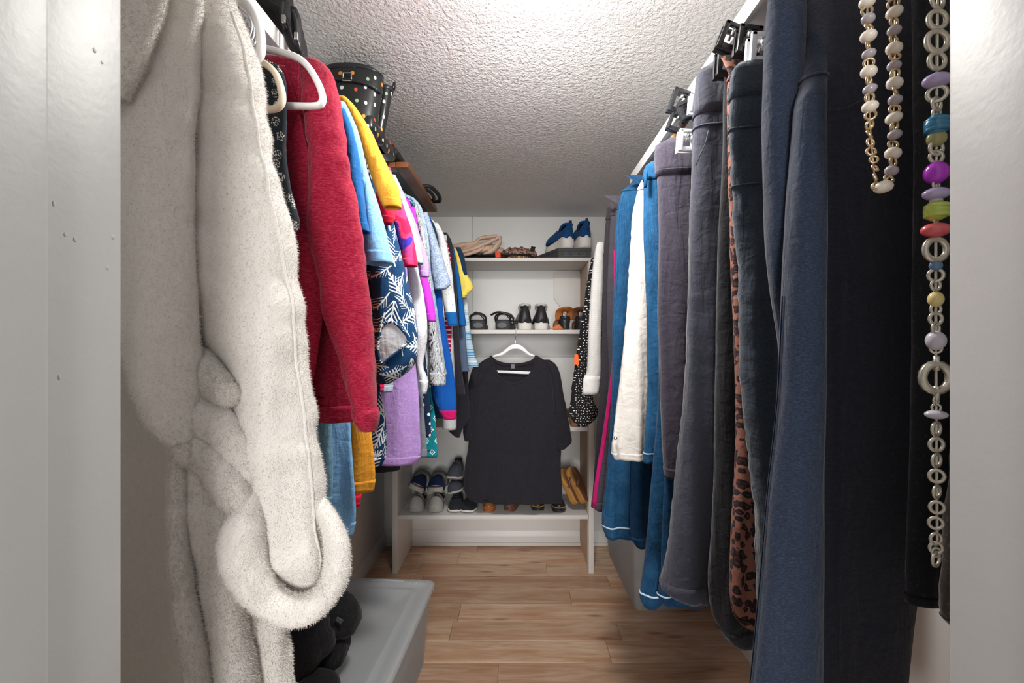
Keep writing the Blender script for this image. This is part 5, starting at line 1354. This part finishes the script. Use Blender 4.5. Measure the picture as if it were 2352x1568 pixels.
# wooden picture frame, papers and a black case stacked further back
FW = plain('frame_wood', '#744527', .4, .45, bump=.15)
Yp = 2.02; 
pf_ = thing('picture_frame', 'wooden picture frame jutting over the shelf edge', 'picture frame', (XP(960, Yp), Yp, ZS))
A = [P(872, 386, 1.66), P(934, 386, 1.66), P(1004, 486, 2.24), P(955, 486, 2.24)]
x_in, x_out = -.62, -.425
y_n, y_f = 1.66, 2.24; zf = ZS+.0005
for lo_, hi_ in (((x_out-.05, y_n, zf), (x_out, y_f, zf+.022)), ((x_in-.1, y_n, zf), (x_in-.05, y_f, zf+.022)), ((x_in-.05, y_n, zf), (x_out-.05, y_n+.05, zf+.022)), ((x_in-.05, y_f-.05, zf), (x_out-.05, y_f, zf+.022))):
    box('frame_rail', lo_, hi_, FW, pf_, bev=.004)
box('picture_back', (x_in-.05, y_n+.05, zf+.003), (x_out-.05, y_f-.05, zf+.012), plain('dark_green_board', '#3a4a48', .6, bump=.1), pf_, bev=0)
o = thing('portfolio_case', 'flat black zipped case with handle on the picture frame', 'case', (-.6, 1.9, zf+.023))
box('case', (-.74, 1.60, zf+.0235), (-.452, 2.10, zf+.052), LEA, o, bev=.012, seg=3)
tube('handle', [Vector(x) for x in spline([(-.452, 1.98, zf+.04), (-.41, 2.0, zf+.045), (-.385, 2.07, zf+.03), (-.395, 2.14, zf+.025), (-.43, 2.16, zf+.03)], 20)], .009, LEA, o, n=8)
tube('handle', [Vector(x) for x in spline([(-.452, 1.96, zf+.03), (-.42, 2.0, zf+.028), (-.41, 2.06, zf+.024), (-.42, 2.12, zf+.024), (-.44, 2.13, zf+.026)], 20)], .008, LEA, o, n=8)
o = thing('wooden_box', 'reddish brown wooden box on the black case', 'box', (-.62, 1.75, zf+.053))
box('box_body', (-.76, 1.62, zf+.0535), (-.475, 1.88, zf+.066), plain('red_brown_wood', '#7a3a26', .4, .45, bump=.15), o, bev=.002)
box('box_lid', (-.765, 1.615, zf+.067), (-.47, 1.885, zf+.073), plain('red_brown_wood', '#7a3a26', .4, .45, bump=.15), o, bev=.002)

# ---------------------------------------------------------------- necklaces by the right jamb
PEARL = plain('cream_pearl', '#ded5c6', .22, .6); GP = plain('grey_pearl', '#a59da1', .2, .6); GOLD = plain('pale_gold', '#c9b08b', .28, .5, .8, var=0)
SIL = plain('pale_silver', '#c4beae', .28, .5, .75, var=0)
rk = thing('necklace_rack', 'small white peg rail holding the necklaces inside the doorway', 'rack', (.47, YF, 2.11))
box('rail', (.36, YF, 2.09), (.62, YF+.018, 2.14), MT['whiteplastic'], rk)
for x in (.405, .50):
    tube('peg', [Vector((x, YF+.015, 2.11)), Vector((x, .50, 2.115)), Vector((x, .52, 2.13))], .006, MT['whiteplastic'], rk, n=8)
def bead_mesh(name, geo, mat):
    me = bpy.data.meshes.new(name); me.from_pydata([tuple(v) for v in geo[0]], [], geo[1]); me.materials.append(mat)
    me.polygons.foreach_set('use_smooth', [True]*len(me.polygons)); return me
BE = {'pearl': bead_mesh('pearl', ico(1, sub=2, sx=1.0, sz=.8), PEARL), 'grey_pearl': bead_mesh('grey_pearl', ico(1, sub=2, sz=.78), GP), 'link': bead_mesh('link', torus_geo(.8, .26, (0, 0, 0), 'Y', 14, 6), GOLD), 'slink': bead_mesh('slink', torus_geo(.8, .24, (0, 0, 0), 'Y', 16, 6), SIL)}
def bead(kind, name, c, r, par, rot=(0, 0, 0), sc=(1, 1, 1)):
    o = bpy.data.objects.new(name, BE[kind]); COL.objects.link(o); o.parent = par
    o.location = Vector(c)-WL[par.name]; o.scale = (r*sc[0], r*sc[1], r*sc[2]); o.rotation_euler = rot
    return o
nk1 = thing('pearl_necklace', 'cream and grey pearl necklace with gold links against the dark cloth', 'necklace', P(2025, 430, .50))
Yn = .50
left = [(1993, -330), (1992, -150), (1992, 0), (1993, 60), (1994, 140), (1996, 230), (2000, 310), (2006, 380), (2012, 428)]
right = [(2030, 429), (2044, 400), (2050, 360), (2053, 270), (2055, 190), (2056, 100), (2055, 15), (2050, -150), (2040, -330)]
def along(pts, step):
    q = spline(pts, 400); out = []; acc = 0; last = q[0]; out.append(q[0])
    for a in q[1:]:
        acc += math.dist(a, last); last = a
        if acc >= step: out.append(a); acc = 0
    return out
random.seed(4)
for side_, pts in ((0, left), (1, right)):
    for k, (px, py) in enumerate(along(pts, 19.5)):
        c = P(px, py, Yn)+Vector((0, random.uniform(-.002, .002), 0))
        small = side_ == 0 and py > 268
        if small: bead('link', 'gold_link', c, .0058 if py < 360 else .0050, nk1, (random.uniform(-.5, .5), random.uniform(-.4, .4), random.uniform(-.8, .8)))
        elif k % 4 == 0: bead('pearl', 'pearl', c, .0085, nk1, (0, random.uniform(-.4, .4), 0))
        elif k % 4 == 2: bead('grey_pearl', 'grey_pearl', c, .0072, nk1, (0, random.uniform(-.4, .4), 0))
        else: bead('link', 'gold_link', c, .0062, nk1, (random.uniform(-.4, .4), .3, random.uniform(-.6, .6)))
bead('pearl', 'pearl', P(2026, 430, Yn), .0088, nk1)
tube('strand', [P(a, b, Yn) for a, b in left+right], .0009, GOLD, nk1, n=6)
nk2 = thing('bead_chain', 'long silver chain necklace with coloured beads by the right jamb', 'necklace', P(2150, 1290, .47))
Y2 = .47
cols = {'violet': '#a52ab8', 'teal': '#2a6e90', 'lime': '#a7b84e', 'coral': '#c9595f', 'lilac': '#a89bc0', 'butter': '#cfbd80', 'clear': '#b9b4bf', 'slate': '#56708a', 'khaki': '#8d8a5a'}
for k_, h_ in cols.items(): BE[k_] = bead_mesh(k_+'_bead', ico(1, sub=3), plain(k_+'_bead', h_, .2, .6))
chain = [('slink', -300, .013), ('slink', -250, .012), ('slink', -200, .012), ('slink', -150, .012), ('slink', -100, .012), ('slink', -50, .012), ('slink', 0, .011), ('slink', 45, .012), ('slink', 95, .014), ('slink', 140, .011), ('lilac', 185, .012), ('slink', 215, .010), ('slink', 240, .009), ('slink', 262, .008), ('teal', 288, .012), ('khaki', 318, .009), ('slink', 340, .009), ('slink', 360, .008), ('violet', 397, .012), ('slink', 425, .006), ('lilac', 445, .011), ('clear', 462, .006), ('lime', 484, .0115), ('slink', 507, .005), ('coral', 528, .0125), ('slink', 573, .0145), ('slate', 610, .006), ('slink', 632, .008), ('slink', 655, .007), ('butter', 687, .0085), ('slink', 710, .007), ('slink', 732, .008), ('slink', 755, .008), ('clear', 782, .0105), ('slink', 800, .006), ('slink', 867, .0185), ('slink', 920, .006), ('slink', 936, .005), ('clear', 952, .009)]
chain += [('slink', 985+36*k, .0088-.0002*k) for k in range(8)]+[('slink', 1258, .0075), ('slink', 1268, .006), ('slink', 1284, .0088)]
for k_, py, r in chain:
    px = 2152-2.5*math.sin((py-200)/900*3)-(0 if py < 1200 else 3)
    sc = (1, .8, 1)
    if k_ in ('teal', 'violet', 'lime'): sc = (.95, .9, 1.0)
    if k_ in ('lilac', 'coral'): sc = (1.15, .9, .62)
    if k_ == 'clear' and py > 900: sc = (1.2, .8, .55)
    bead(k_, 'chain_link' if k_ == 'slink' else 'bead', P(px, py, Y2), r, nk2, (0, 0, random.uniform(-.5, .5) if r < .012 else 0), sc)
tube('chain_strand', [P(2152-2.5*math.sin((py-200)/900*3), py, Y2+.001) for py in range(-310, 1280, 30)], .0013, SIL, nk2, n=6)
for py in (835, 905): tube('link_bar', [P(2151, py-18, Y2), P(2151, py+16, Y2)], .003, SIL, nk2, n=8)
for c, py in (('teal', 288), ('lime', 484)):
    for k in range(3):
        V, Fc = torus_geo(.0085, .0030, P(2152, py-10+10*k, Y2), 'Z', 16, 6); mesh('bead_coil', V, Fc, BE[c].materials[0], nk2)
